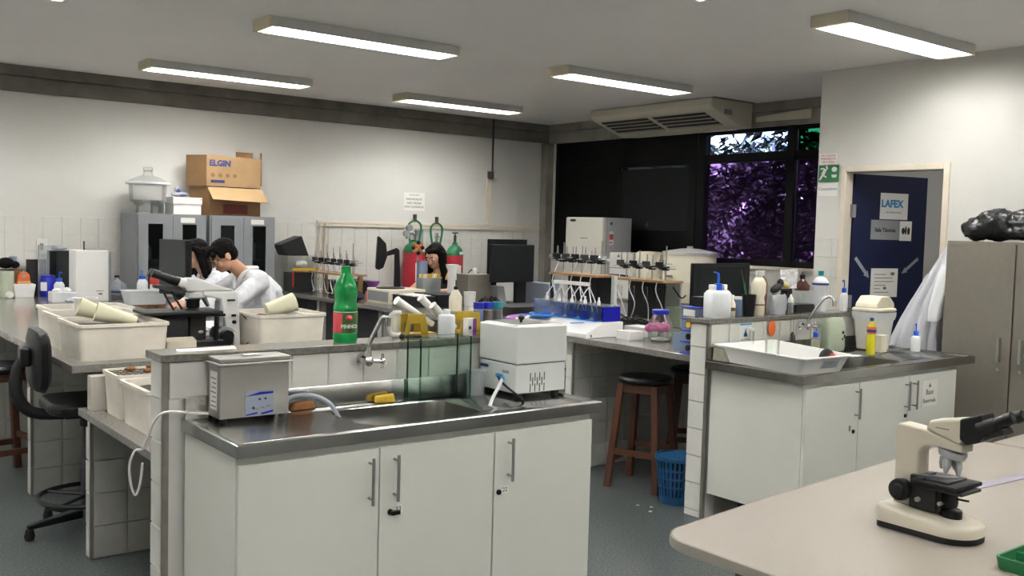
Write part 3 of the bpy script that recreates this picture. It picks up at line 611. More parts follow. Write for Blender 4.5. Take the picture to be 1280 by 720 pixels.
# ---------------------------------------------------------------- faucets
def faucet(label, x, y, z, spout):
    t = thing('wall_faucet', label, 'faucet', (x, y, z), 'long-armed wall faucets')
    R = Matrix.Translation((x, y, z)) @ Matrix.Rotation(PI / 2, 4, 'X')
    part('flange', M('chrome'), t, MB().lathe([(.026, 0), (.026, .004), (.017, .012), (.015, .05), (.0, .052)], (0, 0, 0), 18, R), smooth=True)
    part('valve_body', M('chrome'), t, MB().ell((x, y - .055, z), (.020, .020, .022)).cyl((x, y - .055, z), (x + .055, y - .06, z - .004), .009).cyl((x, y - .055, z), (x, y - .055, z + .05), .012), smooth=True)
    part('handle', M('chrome'), t, MB().cyl((x + .055, y - .06, z - .004), (x + .066, y - .06, z - .004), .013).cyl((x + .06, y - .06, z - .032), (x + .06, y - .06, z + .026), .006).cyl((x + .06, y - .088, z - .004), (x + .06, y - .032, z - .004), .006), smooth=True)
    part('spout', M('chrome'), t, MB().tube([(x, y - .055, z + .04)] + [tuple(Vector((x, y - .055, z)) + Vector(p)) for p in spout], .0095, 10), smooth=True)
    e = Vector((x, y - .055, z)) + Vector(spout[-1])
    part('spout_nozzle', M('chrome'), t, MB().cyl(e + Vector((0, 0, .012)), e + Vector((0, 0, -.022)), .013, .011), smooth=True)
faucet('chrome wall faucet with raised arm behind the front sink', 1.90, 3.385, 1.065, [(.0, -.005, .07), (.018, -.012, .115), (.042, -.022, .165), (.052, -.032, .174), (.058, -.045, .162)])
faucet('chrome wall faucet with raised arm over the right sink', 5.005, 3.535, 1.06, [(0, -.005, .05), (.02, -.03, .11), (.045, -.06, .165), (.065, -.085, .185), (.08, -.105, .175), (.082, -.115, .15)])

# ---------------------------------------------------------------- ultrasonic cleaner
x0, x1, y0, y1, z0, z1 = 1.272, 1.532, 3.262, 3.372, .905, 1.095
t = thing('ultrasonic_cleaner', 'stainless ultrasonic cleaner with blue-striped control panel on the left of the front worktop', 'lab device', (1.4, 3.3, .892))
part('housing', M('steel_brushed'), t, MB().box(x0, x1, y0, y1, z0, z1), bevel=.004)
part('lid', M('steel_brushed'), t, MB().box(x0 - .012, x1 + .012, y0 - .012, y1 + .012, z1 + .001, z1 + .008).box(x0 - .004, x1 + .004, y0 - .004, y1 + .004, z1 + .008, z1 + .024), bevel=.003)
part('lid_handle', M('chrome'), t, MB().box(1.375, 1.43, 3.30, 3.335, z1 + .025, z1 + .032), bevel=.002)
p = part('control_panel', M('panel_grey'), t, MB().box(1.365, 1.470, y0 - .0022, y0 - .0004, .908, 1.0), label='blue-grey control panel')
part('stripe', M('blue_dark'), p, MB().prism([(1.365, .980), (1.42, .993), (1.470, .992), (1.470, .985), (1.42, .983)], 'y', y0 - .0032, y0 - .0024).prism([(1.368, .915), (1.41, .921), (1.41, .915), (1.368, .911)], 'y', y0 - .0032, y0 - .0024).prism([(1.425, .917), (1.470, .924), (1.470, .918), (1.425, .911)], 'y', y0 - .0032, y0 - .0024))
part('button', M('ink_black'), p, MB().cyl((1.418, y0 - .0022, .967), (1.418, y0 - .005, .967), .004).cyl((1.440, y0 - .0022, .968), (1.440, y0 - .005, .968), .004).cyl((1.395, y0 - .0022, .937), (1.395, y0 - .004, .937), .005))
for k in range(3): part('print_line', M('ink_grey'), p, MB().box(1.40 + k * .022, 1.415 + k * .022, y0 - .0028, y0 - .0023, .93 + .004 * k, .934 + .004 * k))
p = part('side_label', M('paper'), t, MB().box(x0 - .0018, x0 - .0004, y0 + .025, y0 + .085, .935, 1.07), label='white printed side label')
for k in range(7): part('print_line', M('ink_grey'), p, MB().box(x0 - .0024, x0 - .0019, y0 + .030, y0 + .08 - .008 * (k % 3), .945 + k * .0165, .949 + k * .0165))
for x in (x0 + .02, x1 - .02):
    for y in (y0 + .015, y1 - .015): part('foot', M('black_rubber'), t, MB().cyl((x, y, .8915), (x, y, .905), .012, n=10))
part('hose_nozzle', M('handle_steel'), t, MB().cyl((x1, 3.33, .935), (x1 + .03, 3.33, .938), .007).cyl((x1, 3.33, .985), (x1 + .02, 3.33, .985), .004), smooth=True)
single('drain_hose', 'grey hose from the ultrasonic cleaner hanging into the front sink', 'hose', M('hose_grey'), MB().tube([(x1 + .018, 3.33, .9385), (1.60, 3.345, .95), (1.67, 3.335, .945), (1.72, 3.30, .915), (1.745, 3.27, .86)], .0085, 8), smooth=True)
single('mains_cable', 'white mains cord looping from the ultrasonic cleaner over the tiled wall end', 'cord', M('white_plastic'), MB().tube([(1.30, 3.385, .905), (1.24, 3.36, .915), (1.135, 3.37, .93), (1.10, 3.385, .915), (1.092, 3.43, .87), (1.088, 3.47, .81), (1.085, 3.51, .775), (1.07, 3.545, .765), (1.055, 3.56, .71), (1.06, 3.56, .64), (1.075, 3.55, .60), (1.088, 3.54, .65), (1.092, 3.53, .72)], .0045, 6), smooth=True)
single('scrub_pad', 'brown scrub pad with green back leaning behind the grey hose', 'sponge', M('sponge_brown'), MB().hexa([(1.585, 3.345, .892), (1.69, 3.35, .892), (1.69, 3.372, .892), (1.585, 3.372, .892)], [(1.60, 3.352, .918), (1.68, 3.355, .922), (1.68, 3.372, .922), (1.60, 3.372, .918)]), bevel=.006)
single('sponge', 'yellow sponge on the back rim of the front sink', 'sponge', M('sponge'), MB().hexa([(1.935, 3.335, .8925), (2.02, 3.322, .8925), (2.035, 3.355, .8925), (1.95, 3.37, .8925)], [(1.94, 3.338, .915), (2.018, 3.325, .922), (2.03, 3.353, .925), (1.952, 3.367, .918)]), bevel=.005)

# ---------------------------------------------------------------- glass tank
x0, x1, y0, y1, z0, z1 = 2.10, 2.352, 3.265, 3.368, .8925, 1.148
t = thing('glass_tank', 'small empty glass tank standing between the faucet and the water bath', 'glass tank', (2.2, 3.3, z0)); g = .005
for n, a in (('bottom', (x0, x1, y0, y1, z0, z0 + g)), ('pane', (x0, x1, y0, y0 + g, z0 + g, z1)), ('pane', (x0, x1, y1 - g, y1, z0 + g, z1)), ('pane', (x0, x0 + g, y0 + g, y1 - g, z0 + g, z1)), ('pane', (x1 - g, x1, y0 + g, y1 - g, z0 + g, z1))):
    part(n, M('green_glass'), t, MB().box(*a))
b = MB()
for x in (x0, x1 - g):
    for y in (y0 - .0004, y1 - g + .0004): b.box(x - .0004, x + g + .0004, y, y + g, z0, z1 + .0005)
b.box(x0, x1, y0 - .0005, y0 + g, z1, z1 + .001).box(x0, x1, y1 - g, y1, z1, z1 + .001).box(x0, x0 + g, y0, y1, z1, z1 + .001).box(x1 - g, x1, y0, y1, z1, z1 + .001)
part('glass_edge', M('green_edge'), t, b)

# ---------------------------------------------------------------- water bath
x0, x1, y0, y1 = 2.475, 2.742, 3.115, 3.372
t = thing('water_bath', 'white square water bath with slotted vents on the front worktop', 'lab device', (2.6, 3.2, .892))
part('lower_housing', M('bath_grey'), t, MB().box(x0, x1, y0, y1, .916, 1.036), bevel=.004)
part('upper_housing', M('bath_grey'), t, MB().box(x0 - .003, x1 + .003, y0 - .003, y1 + .003, 1.040, 1.196), bevel=.006)
part('seam', M('dark_grey'), t, MB().box(x0 + .003, x1 - .003, y0 + .003, y1 - .003, 1.036, 1.041))
l = part('lid', M('steel_brushed'), t, MB().hexa([(x0 + .006, y0 + .006, 1.196), (x1 - .006, y0 + .006, 1.196), (x1 - .006, y1 - .006, 1.196), (x0 + .006, y1 - .006, 1.196)], [(x0 + .015, y0 + .015, 1.202), (x1 - .015, y0 + .015, 1.202), (x1 - .015, y1 - .015, 1.202), (x0 + .015, y1 - .015, 1.202)]), bevel=.003)
part('lid_knob', M('black_plastic'), l, MB().lathe([(.005, 0), (.007, .01), (.014, .016), (.015, .026), (.008, .032), (0, .033)], ((x0 + x1) / 2 - .03, (y0 + y1) / 2 - .02, 1.2016), 16), smooth=True)
b = MB()
for k in range(7):
    for j in range(2 if k % 2 == 0 else 1):
        zz = (1.0 - j * .046) if k % 2 == 0 else .98; xx = x0 + .075 + k * .0125
        b.box(xx - .002, xx + .002, y0 - .0012, y0 + .001, zz - .034, zz)
part('vent_slots', M('vent_dark'), t, b)
part('logo_plate', M('ink_blue'), t, MB().box(x0 - .0014, x0 - .0002, y1 - .06, y1 - .005, 1.005, 1.018)); part('info_plate', M('paper_grey'), t, MB().box(x0 - .0014, x0 - .0002, y0 + .05, y0 + .095, .995, 1.008))
part('drain_valve', M('drop_blue'), t, MB().cyl((x0 - .025, y0 + .085, .972), (x0, y0 + .085, .972), .008).box(x0 - .03, x0 - .018, y0 + .065, y0 + .105, .978, .995), bevel=.002, label='blue drain tap')
for x in (x0 + .03, x1 - .03):
    for y in (y0 + .03, y1 - .03): part('foot', M('black_rubber'), t, MB().cyl((x, y, .8915), (x, y, .917), .018, n=12))
part('power_cord', M('black_rubber'), t, MB().tube([(x0 - .002, y0 + .10, .965), (x0 - .05, y0 + .06, .985), (x0 - .06, y0 + .0, .96), (x0 - .02, y0 - .05, .915), (x0 + .02, y0 - .02, .897), (x0 + .10, y0 + .1, .897)], .005, 8), smooth=True)
single('drain_tube', 'clear plastic tube curving from the water bath tap into the front sink', 'hose', M('plastic_milky'), MB().tube([(x0 - .026, y0 + .085, .968), (x0 - .055, y0 + .03, .975), (x0 - .10, y0 - .01, .955), (x0 - .145, y0 - .03, .915), (x0 - .165, y0 - .035, .87)], .0075, 8), smooth=True)
t = thing('beaker', 'plastic beaker squeezed between the glass tank and the water bath', 'beaker', (2.41, 3.31, .8925))
part('wall', M('plastic_clear'), t, MB().lathe([(.036, 0), (.040, .10), (.043, .104), (.038, .10), (.034, .004), (0, .003)], (2.41, 3.31, .8925), 24), smooth=True)

# ---------------------------------------------------------------- bottle helper
def bottle(name, label, x, y, z, prof, m, cap=None, capm='blue_cap', cat='bottle', group=None, n=20, extra=None, spout=None, rz=0, liquid=None):
    t = thing(name, label, cat, (x, y, z), group)
    part('body', M(m), t, MB().lathe(prof, (x, y, z), n), smooth=True)
    if cap: part('cap', M(capm), t, MB().lathe(cap, (x, y, z), 16), smooth=True)
    if spout: part('spout', M(capm), t, MB().tube([(x + a * math.cos(rz), y + a * math.sin(rz), z + c) for a, c in spout], [.004] * 12 + [.0025], 7), smooth=True)
    if liquid: part('liquid', M(liquid[0]), t, MB().lathe([(r * .93, zz) for r, zz in liquid[1]], (x, y, z), 18), smooth=True)
    for (nm, mm, pr) in (extra or ()): part(nm, M(mm), t, MB().lathe(pr, (x, y, z), n), smooth=True)
    return t
def wash(label, x, y, z, r, h, m='plastic_milky', rz=0, capm='blue_cap', liquid=None, tall=.05, bend=.05):
    return bottle('wash_bottle', label, x, y, z, [(r * .9, 0), (r, .006), (r, h * .8), (r * .8, h * .92), (r * .45, h)], m, [(r * .52, h * .97), (r * .55, h + .025), (r * .3, h + .03), (0, h + .031)], capm, 'wash bottle', 'squeeze wash bottles',
                  spout=[(0, h + .02), (0, h + tall), (bend * .3, h + tall + .018), (bend, h + tall + .005)], rz=rz, liquid=liquid)

# green cleaner bottle on the front half wall
z = 1.1285; bx, by = 1.862, 3.455
r = .049
t = bottle('cleaner_bottle', 'green plastic cleaner bottle with red and green label on the granite cap', bx, by, z,
           [(r * .92, 0), (r, .012), (r, .035), (r * .97, .04), (r * .97, .132), (r, .137), (r, .15), (r * .88, .165), (r * .90, .18), (r * .96, .2), (r * .97, .225), (r * .8, .255), (.02, .285), (.017, .292), (.017, .30)], 'green_bottle',
           [(.0185, .289), (.019, .315), (.016, .318), (0, .318)], 'green_bottle')
vd = math.atan2(-by, -bx)                                    # side turned to the room
def wrap(b, r, a0, a1, z0, z1, n=10, cx=bx, cy=by):
    o = len(b.v)
    for k in range(n + 1):
        a = a0 + (a1 - a0) * k / n
        for zz in (z0, z1): b.v.append((cx + r * math.cos(a), cy + r * math.sin(a), zz))
    for k in range(n): b.f.append((o + 2 * k, o + 2 * k + 2, o + 2 * k + 3, o + 2 * k + 1))
    return b
lb = part('label', M('label_green'), t, wrap(MB(), r * .992, vd - 1.6, vd + 1.6, z + .041, z + .128), smooth=True)
part('label_red', M('label_red'), lb, wrap(MB(), r * .995, vd - 1.5, vd - .25, z + .045, z + .124), smooth=True)
part('label_edge', M('paper'), lb, wrap(wrap(MB(), r * .99, vd - 1.6, vd + 1.6, z + .0405, z + .0435), r * .99, vd - 1.6, vd + 1.6, z + .1275, z + .1305), smooth=True)
t.scale = (1, 1, .96)
a = vd + .30; cpt = Vector((bx + r * 1.01 * math.cos(a), by + r * 1.01 * math.sin(a), z + .07))
rgt = Vector((-math.sin(a), math.cos(a), 0))
text(t, 'PINHO', .0215, M('paper'), face(cpt, rgt, (0, 0, 1)), bold=.0008)
part('emblem', M('label_red'), lb, MB().ell((cpt.x, cpt.y, z + .105), (.013, .013, .012)))

# pipette rack, jugs and bottles on the right of that cap
def yellow_stand(label, x, y, s=1., rot=0.):
    t = thing('tube_stand', label, 'stand', (x, y, 1.1285), 'yellow plastic stands')
    def q(p, yy): return p
    for dy in (-.022, .03):
        o = [(-.062 * s, 0), (-.048 * s, 0), (-.036 * s, 0), (-.0265 * s, .058 * s), (.0165 * s, .058 * s), (.026 * s, 0), (.062 * s, 0), (.044 * s, .098 * s), (-.044 * s, .098 * s)]
        part('end_frame', M('yellow_olive'), t, MB().prism([(x + a, 1.1285 + c) for a, c in o], 'y', y + dy, y + dy + .007), bevel=.002)
    part('shelf', M('yellow_plastic'), t, MB().box(x - .05 * s, x + .10 * s, y - .022, y + .037, 1.138, 1.145))
    return t
yellow_stand('yellow A-frame plastic stand beside the white handled jug', 2.215, 3.50)
yellow_stand('yellow A-frame plastic stand partly hidden by the white bottle and water bath', 2.50, 3.50, 1.0)
t = thing('white_jug', 'white plastic jug with open handle at the left of the yellow stands', 'jug', (2.12, 3.50, 1.1285))
part('handle', M('white_plastic'), t, MB().tube([(2.135, 3.48, 1.236), (2.10, 3.48, 1.234), (2.083, 3.48, 1.215), (2.083, 3.48, 1.165), (2.098, 3.48, 1.145), (2.135, 3.48, 1.142)], .010, 8), smooth=True)
part('body', M('cream_plastic'), t, MB().lathe([(.016, 0), (.018, .004), (.018, .112), (.015, .112), (.014, .004)], (2.143, 3.525, 1.1285), 20), smooth=True)
single('stopcock', 'black stopcock lying on the granite cap before the yellow stand', 'valve', M('black_plastic'), MB().tube([(2.10, 3.415, 1.141), (2.14, 3.41, 1.143), (2.19, 3.405, 1.142)], [.010, .009, .008], 8).ell((2.105, 3.415, 1.1425), .0135), smooth=True)
for p0, p1, r_, lab in (((2.315, 3.508, 1.178), (2.135, 3.508, 1.283), .0175, 'white centrifuge tube leaning at left above the yellow stand'), ((2.40, 3.508, 1.168), (2.255, 3.508, 1.292), .0175, 'white centrifuge tube leaning at right above the yellow stand'), ((2.40, 3.46, 1.165), (2.285, 3.46, 1.262), .0165, 'shorter white tube leaning in front of the right centrifuge tube')):
    p0 = Vector(p0); p1 = Vector(p1); t = thing('centrifuge_tube', lab, 'tube', tuple(p0), 'white tubes in the yellow stands')
    part('body', M('white_bright'), t, MB().cyl(p0, p1, r_ * .7, r_).cyl(p1, p1 + (p1 - p0).normalized() * .006, r_ * 1.1), smooth=True)
t = thing('carton_box', 'small purple and white carton beside the white bottle on the granite cap', 'box', (2.465, 3.43, 1.1285)); part('shell', M('paper'), t, MB().box(2.44, 2.485, 3.42, 3.455, 1.1285, 1.205))
part('printed_side', M('purple'), t, MB().box(2.467, 2.4855, 3.4188, 3.4198, 1.1287, 1.205)); part('printed_mark', M('ink_blue'), t, MB().ell((2.452, 3.4194, 1.165), (.008, .0006, .008)))
bottle('white_bottle', 'white square-shouldered plastic bottle standing in front of the yellow stands', 2.335, 3.43, 1.1285, [(.035, 0), (.037, .003), (.037, .088), (.033, .096), (.0155, .10), (.0145, .12), (0, .121)], 'plastic_milky')
bottle('pump_bottle', 'grey-white dispenser bottle with thin black top on the second bench before the keyboard', 4.62, 6.66, .9005, [(.05, 0), (.055, .006), (.055, .12), (.02, .18)], 'cream_plastic', [(.018, .178), (.018, .205), (.005, .208), (.005, .26), (0, .261)], 'black_plastic')
for i, (x, m, cm, lab) in enumerate(((2.572, 'liquid_cyan', 'blue_deep', 'tube with blue cap and blue liquid behind the water bath lid'), (2.622, 'sponge_brown', 'blue_deep', 'tube with blue cap and brown content behind the water bath lid'), (2.68, 'cloth_dark', 'teal_cap', 'dark tube with teal cap behind the water bath lid'))):
    bottle('sample_tube', lab, x, 3.525, 1.1285, [(.021, 0), (.023, .006), (.023, .112)], 'plastic_clear', [(.0245, .108), (.0245, .136), (0, .137)], cm, 'tube', 'capped tubes behind the water bath', liquid=(m, [(.022, .004), (.022, .100), (0, .1001)]))
single('white_cloth', 'crumpled white cloth heap behind the water bath lid', 'cloth', M('paper'), MB().ell((2.79, 3.50, 1.158), (.03, .03, .038), 7, 5).ell((2.755, 3.485, 1.15), (.03, .025, .03), 6, 5).ell((2.72, 3.47, 1.145), (.028, .022, .02), 6, 4))
single('paper_sheet', 'white sheet lying at the left end of the granite cap in front of the microscope', 'paper', M('paper'), MB().hexa([(1.18, 3.43, 1.1285), (1.40, 3.43, 1.1285), (1.42, 3.50, 1.1285), (1.20, 3.50, 1.1285)], [(1.18, 3.43, 1.131), (1.40, 3.43, 1.131), (1.42, 3.50, 1.131), (1.20, 3.50, 1.131)]))

# ---------------------------------------------------------------- tubs with soil
def tub(label, x0, x1, y0, y1, z, h, soil='soil_dark', cover=False, group='cream plastic tubs'):
    t = thing('plastic_tub', label, 'tub', ((x0 + x1) / 2, (y0 + y1) / 2, z), group); n = 4
    def rg(i, zz, r=.025): return [(p[0], p[1], zz) for p in rrect(x0 + i, x1 - i, y0 + i, y1 - i, r, n)]
    part('shell', M('bin_cream'), t, MB().loft([rg(.014, z), rg(.004, z + h - .02), rg(-.004, z + h - .016), rg(-.004, z + h), rg(.008, z + h), rg(.012, z + h - .03), rg(.02, z + .01)]), smooth=True)
    b = MB(); N = 9
    for j in range(N + 1):
        for i in range(N + 1):
            u, v = i / N, j / N; b.v.append((x0 + .012 + (x1 - x0 - .024) * u, y0 + .012 + (y1 - y0 - .024) * v, z + h - .035 + .01 * noise.noise((x0 * 9 + i * .6, j * .6, y0 * 7))))
    b.f += [(j * (N + 1) + i, j * (N + 1) + i + 1, (j + 1) * (N + 1) + i + 1, (j + 1) * (N + 1) + i) for j in range(N) for i in range(N)]
    part('soil', M(soil), t, b, smooth=True, kind='stuff')
    if cover:
        b = MB()
        for k in range(1, 14): xx = x0 + (x1 - x0) * k / 14; b.cyl((xx, y0 + .008, z + h - .008), (xx, y1 - .008, z + h - .008), .0016, n=4)
        for k in range(1, 5): yy = y0 + (y1 - y0) * k / 5; b.cyl((x0 + .008, yy, z + h - .006), (x1 - .008, yy, z + h - .006), .0022, n=4)
        part('wire_cover', M('wire'), t, b, kind='stuff')
    else:
        part('inner_frame', M('bin_cream'), t, MB().box(x0 + .013, x0 + .05, y0 + .013, y1 - .013, z + h - .028, z + h - .018).box(x1 - .05, x1 - .013, y0 + .013, y1 - .013, z + h - .028, z + h - .018).box(x0 + .05, x1 - .05, y0 + .013, y0 + .03, z + h - .028, z + h - .018))
    return t
tub('front cream tub on the long left bench, with two yellow cups in it', 1.225, 1.66, 4.935, 5.36, .9005, .18)
tub('second cream tub on the long left bench, under a round white pot', 1.245, 1.70, 5.39, 5.80, .9005, .18)
tub('cream tub third in the row on the long left bench', 1.30, 1.76, 5.83, 6.20, .9005, .18)
tub('cream tub right of the microscope with a yellow cup lying in it', 2.165, 2.575, 5.0, 5.42, .9005, .19)
tub('cream tub under a wire cover on the low bench, farther from the camera', 1.262, 1.62, 4.425, 4.675, .7005, .20, 'soil_brown', True)
tub('cream tub of dark soil on the low bench beside the half wall end', 1.262, 1.62, 4.03, 4.405, .7005, .19)
def cup(label, p0, p1, r0, r1):
    t = thing('plastic_cup', label, 'cup', tuple(p0), 'pale yellow cups in the tubs'); p0 = Vector(p0); p1 = Vector(p1); d = p1 - p0
    mx = Matrix.Translation(p0) @ d.to_track_quat('Z', 'Y').to_matrix().to_4x4(); L = d.length
    part('shell', M('cup_yellow'), t, MB().lathe([(0, 0), (r0, 0), (r1, L), (r1 - .004, L), (r0 - .004, .004), (0, .004)], (0, 0, 0), 22, mx), smooth=True)
cup('pale yellow cup lying in the front cream tub, nearer one', (1.52, 5.02, 1.082), (1.335, 5.06, 1.135), .022, .05)
cup('pale yellow cup lying in the front cream tub, farther one', (1.45, 5.17, 1.09), (1.29, 5.20, 1.15), .024, .048)
cup('pale yellow cup tilted in the tub right of the microscope', (2.30, 5.2, 1.095), (2.46, 5.18, 1.145), .042, .055)
t = thing('round_pot', 'round white pot standing on the second cream tub', 'pot', (1.42, 5.58, 1.062)); part('shell', M('white_plastic'), t, MB().lathe([(.05, 0), (.062, .09), (.066, .09), (.066, .10), (.056, .10), (.046, .01), (0, .01)], (1.42, 5.58, 1.062), 22), smooth=True)
for i, (x, y) in enumerate(((1.36, 4.58), (1.47, 4.62), (1.42, 4.50))):
    single('bark_piece', ('rust-brown lump on the wire cover, left one', 'rust-brown lump on the wire cover, right one', 'rust-brown lump on the wire cover, nearest one')[i], 'bark', M('sponge_brown'), MB().ell((x, y, .907), (.028, .018, .011), 8, 5), smooth=True, group='lumps on the wire cover')

# ---------------------------------------------------------------- blue basket
t = thing('waste_basket', 'blue slatted plastic waste basket on the floor by the right half wall', 'basket', (4.315, 3.865, 0))
cx, cy = 4.315, 3.865
part('base', M('blue_basket'), t, MB().lathe([(.098, .001), (.103, .05), (.098, .05), (.094, .012), (0, .010)], (cx, cy, 0), 28), smooth=True)
part('rim', M('blue_basket'), t, MB().lathe([(.128, .262), (.138, .262), (.139, .282), (.128, .284), (.125, .275)], (cx, cy, 0), 28), smooth=True)
b = MB()
for z in (.10, .15, .20): b.lathe([(.1025 + .1 * z - .005, z), (.108 + .1 * z - .005, z), (.108 + .1 * z - .005, z + .014), (.1025 + .1 * z - .005, z + .014)], (cx, cy, 0), 28)
part('hoop', M('blue_basket'), t, b)
for k in range(30):
    a = 2 * PI * k / 30; c, s = math.cos(a), math.sin(a); wv = .0065
    part('slat', M('blue_basket'), t, MB().hexa([(cx + .100 * c + wv * s, cy + .100 * s - wv * c, .045), (cx + .105 * c + wv * s, cy + .105 * s - wv * c, .045), (cx + .105 * c - wv * s, cy + .105 * s + wv * c, .045), (cx + .100 * c - wv * s, cy + .100 * s + wv * c, .045)],
                                                   [(cx + .127 * c + wv * s, cy + .127 * s - wv * c, .265), (cx + .132 * c + wv * s, cy + .132 * s - wv * c, .265), (cx + .132 * c - wv * s, cy + .132 * s + wv * c, .265), (cx + .127 * c - wv * s, cy + .127 * s + wv * c, .265)]))

# ---------------------------------------------------------------- foreground microscope (eyepieces towards -y)
t = thing('microscope', 'cream binocular microscope with black stage on the foreground table', 'microscope', (0, 0, 0))
def plan(y0, y1, hw, r): return rrect(-hw, hw, y0, y1, r, 6)
def ringz(pl, z): return [(x, y, z) for x, y in pl]
def fr(y0, y1, hw, rb, rf, n=7):
    pts = []
    for cx_, cy_, a0, r in ((hw - rf, y1 - rf, 0, rf), (-hw + rf, y1 - rf, 90, rf), (-hw + rb, y0 + rb, 180, rb), (hw - rb, y0 + rb, 270, rb)):
        for k in range(n + 1): a = math.radians(a0 + 90 * k / n); pts.append((cx_ + r * math.cos(a), cy_ + r * math.sin(a)))
    return pts
part('base_rubber', M('black_rubber'), t, MB().loft([ringz(fr(-.012, .262, .086, .02, .075), .0005), ringz(fr(-.012, .262, .086, .02, .075), .018)]), smooth=True)
def zr(pl, z0, z1, ya, yb): return [(x, y, z0 + (z1 - z0) * min(1, max(0, (y - ya) / (yb - ya)))) for x, y in pl]
part('base', M('scope_cream'), t, MB().loft([ringz(fr(-.014, .264, .088, .02, .077), .018), zr(fr(-.014, .264, .088, .02, .077), .058, .040, .03, .2), zr(fr(-.010, .258, .082, .02, .07), .067, .048, .03, .2), zr(fr(.0, .24, .066, .02, .055), .072, .053, .03, .2)]), smooth=True)
arm = [(.012, .066), (.085, .066), (.088, .12), (.086, .235), (.10, .252), (.13, .257), (.215, .252), (.215, .274), (.10, .300), (.02, .306), (.012, .298)]
part('arm', M('scope_cream'), t, MB().prism(arm, 'x', -.031, .031), bevel=.005)
part('head', M('scope_cream'), t, MB().prism([(.105, .302), (.205, .277), (.215, .290), (.206, .350), (.115, .330)], 'x', -.036, .036), bevel=.006)
part('nosepiece', M('scope_grey'), t, MB().lathe([(.038, 0), (.040, -.008), (.036, -.02), (.02, -.026), (0, -.026)], (0, .172, .252), 24, Matrix.Translation((0, .172, .25)) @ Matrix.Rotation(math.radians(-13), 4, 'X') @ Matrix.Translation((0, -.172, -.25))), smooth=True)
for dx, dy, L in ((.0, .014, .05), (.022, -.004, .042), (-.02, -.004, .038), (.004, -.024, .036)):
    p = Vector((dx, .172 + dy, .228)); d = Vector((dx * .35, dy * .35, -.05)).normalized()
    part('objective', M('scope_grey'), t, MB().cyl(p, p + d * L * .6, .0115, .0115, 12).cyl(p + d * L * .6, p + d * L, .0105, .005, 12), smooth=True)
pb = part('prism_box', M('black_plastic'), t, MB().prism([(.206, .292), (.225, .278), (.262, .292), (.28, .315), (.262, .372), (.205, .349)], 'x', -.040, .040), bevel=.005)
for s in (-1, 1):
    o = Vector((s * .030, .258, .330)); d = Vector((0, .88, .47)).normalized()
    e = part('eyepiece', M('black_plastic'), t, MB().cyl(o, o + d * .05, .020, .018).cyl(o + d * .05, o + d * .08, .0155, .0155).cyl(o + d * .08, o + d * .10, .018, .0165), smooth=True)
    part('lens', M('clear_glass'), e, MB().cyl(o + d * .1005, o + d * .1012, .010))
part('interpupillary_bridge', M('black_matte'), t, MB().prism([(.255, .292), (.325, .325), (.317, .340), (.255, .317)], 'x', -.03, .03), bevel=.004)
st = part('stage', M('black_plastic'), t, MB().box(-.075, .072, .085, .225, .148, .160), bevel=.003)
part('stage_slide_holder', M('dark_grey'), st, MB().box(-.055, .05, .11, .19, .1605, .166).box(-.02, .06, .10, .115, .1605, .172), bevel=.002)
part('slide_clip', M('handle_steel'), st, MB().tube([(.045, .105, .170), (.03, .14, .172), (0, .165, .170), (-.03, .175, .167)], .003, 6), smooth=True)
part('lower_stage', M('black_matte'), t, MB().box(-.05, .06, .086, .235, .136, .146).box(-.03, .035, .086, .16, .072, .136), bevel=.003)
for s in (-1, 1): part('focus_rack', M('black_matte'), t, MB().box(s * .0365 - .0085, s * .0365 + .0085, .07, .15, .070, .165), bevel=.003)
part('condenser', M('black_plastic'), t, MB().lathe([(.026, .088), (.028, .10), (.026, .118), (.018, .136)], (0, .165, 0), 20).cyl((.02, .165, .10), (.06, .185, .102), .003).cyl((.0, .19, .112), (.0, .225, .114), .003), smooth=True)
part('field_lens', M('black_plastic'), t, MB().lathe([(.03, .054), (.03, .078), (.026, .080), (.022, .077), (0, .077)], (0, .175, 0), 24), smooth=True)
for s in (-1, 1):
    part('focus_knob', M('black_rubber'), t, MB().cyl((s * .031, .045, .115), (s * .05, .045, .115), .03, n=20).cyl((s * .05, .045, .115), (s * .062, .045, .115), .033, .031, 20).cyl((s * .062, .045, .115), (s * .074, .045, .115), .018, n=16), smooth=True)
part('stage_knob', M('handle_steel'), t, MB().cyl((.045, .10, .098), (.056, .10, .098), .007, n=10).cyl((.04, .165, .10), (.052, .165, .10), .006, n=10), kind='stuff')
part('logo_print', M('ink_grey'), t, MB().box(.0365, .0368, .135, .175, .312, .315))
t.location = (2.695, 1.545, .7515); t.rotation_euler = (0, 0, PI)
single('plastic_strip', 'clear bluish plastic ruler strip lying on the table beside the foreground microscope', 'ruler', M('ruler_clear'), MB().hexa([(3.215, 1.635, .7512), (3.225, 1.59, .7512), (4.05, 1.53, .7512), (4.05, 1.575, .7512)], [(3.215, 1.635, .7535), (3.225, 1.59, .7535), (4.05, 1.53, .7535), (4.05, 1.575, .7535)]))
t = thing('green_rack', 'green plastic rack at the lower right corner of the table', 'rack', (2.68, 1.08, .7512))
part('tray', M('sign_green'), t, MB().loft([[(x, y, zz) for x, y in rrect(2.53 + i, 2.84 - i, .95 + i, 1.165 - i, .012, 3)] for zz, i in ((.7512, .006), (.785, 0), (.785, .006), (.76, .01))]), smooth=True)
part('rib', M('gas_green'), t, MB().box(2.545, 2.83, 1.05, 1.056, .762, .783).box(2.62, 2.626, .965, 1.15, .762, .783).box(2.72, 2.726, .965, 1.15, .762, .783))
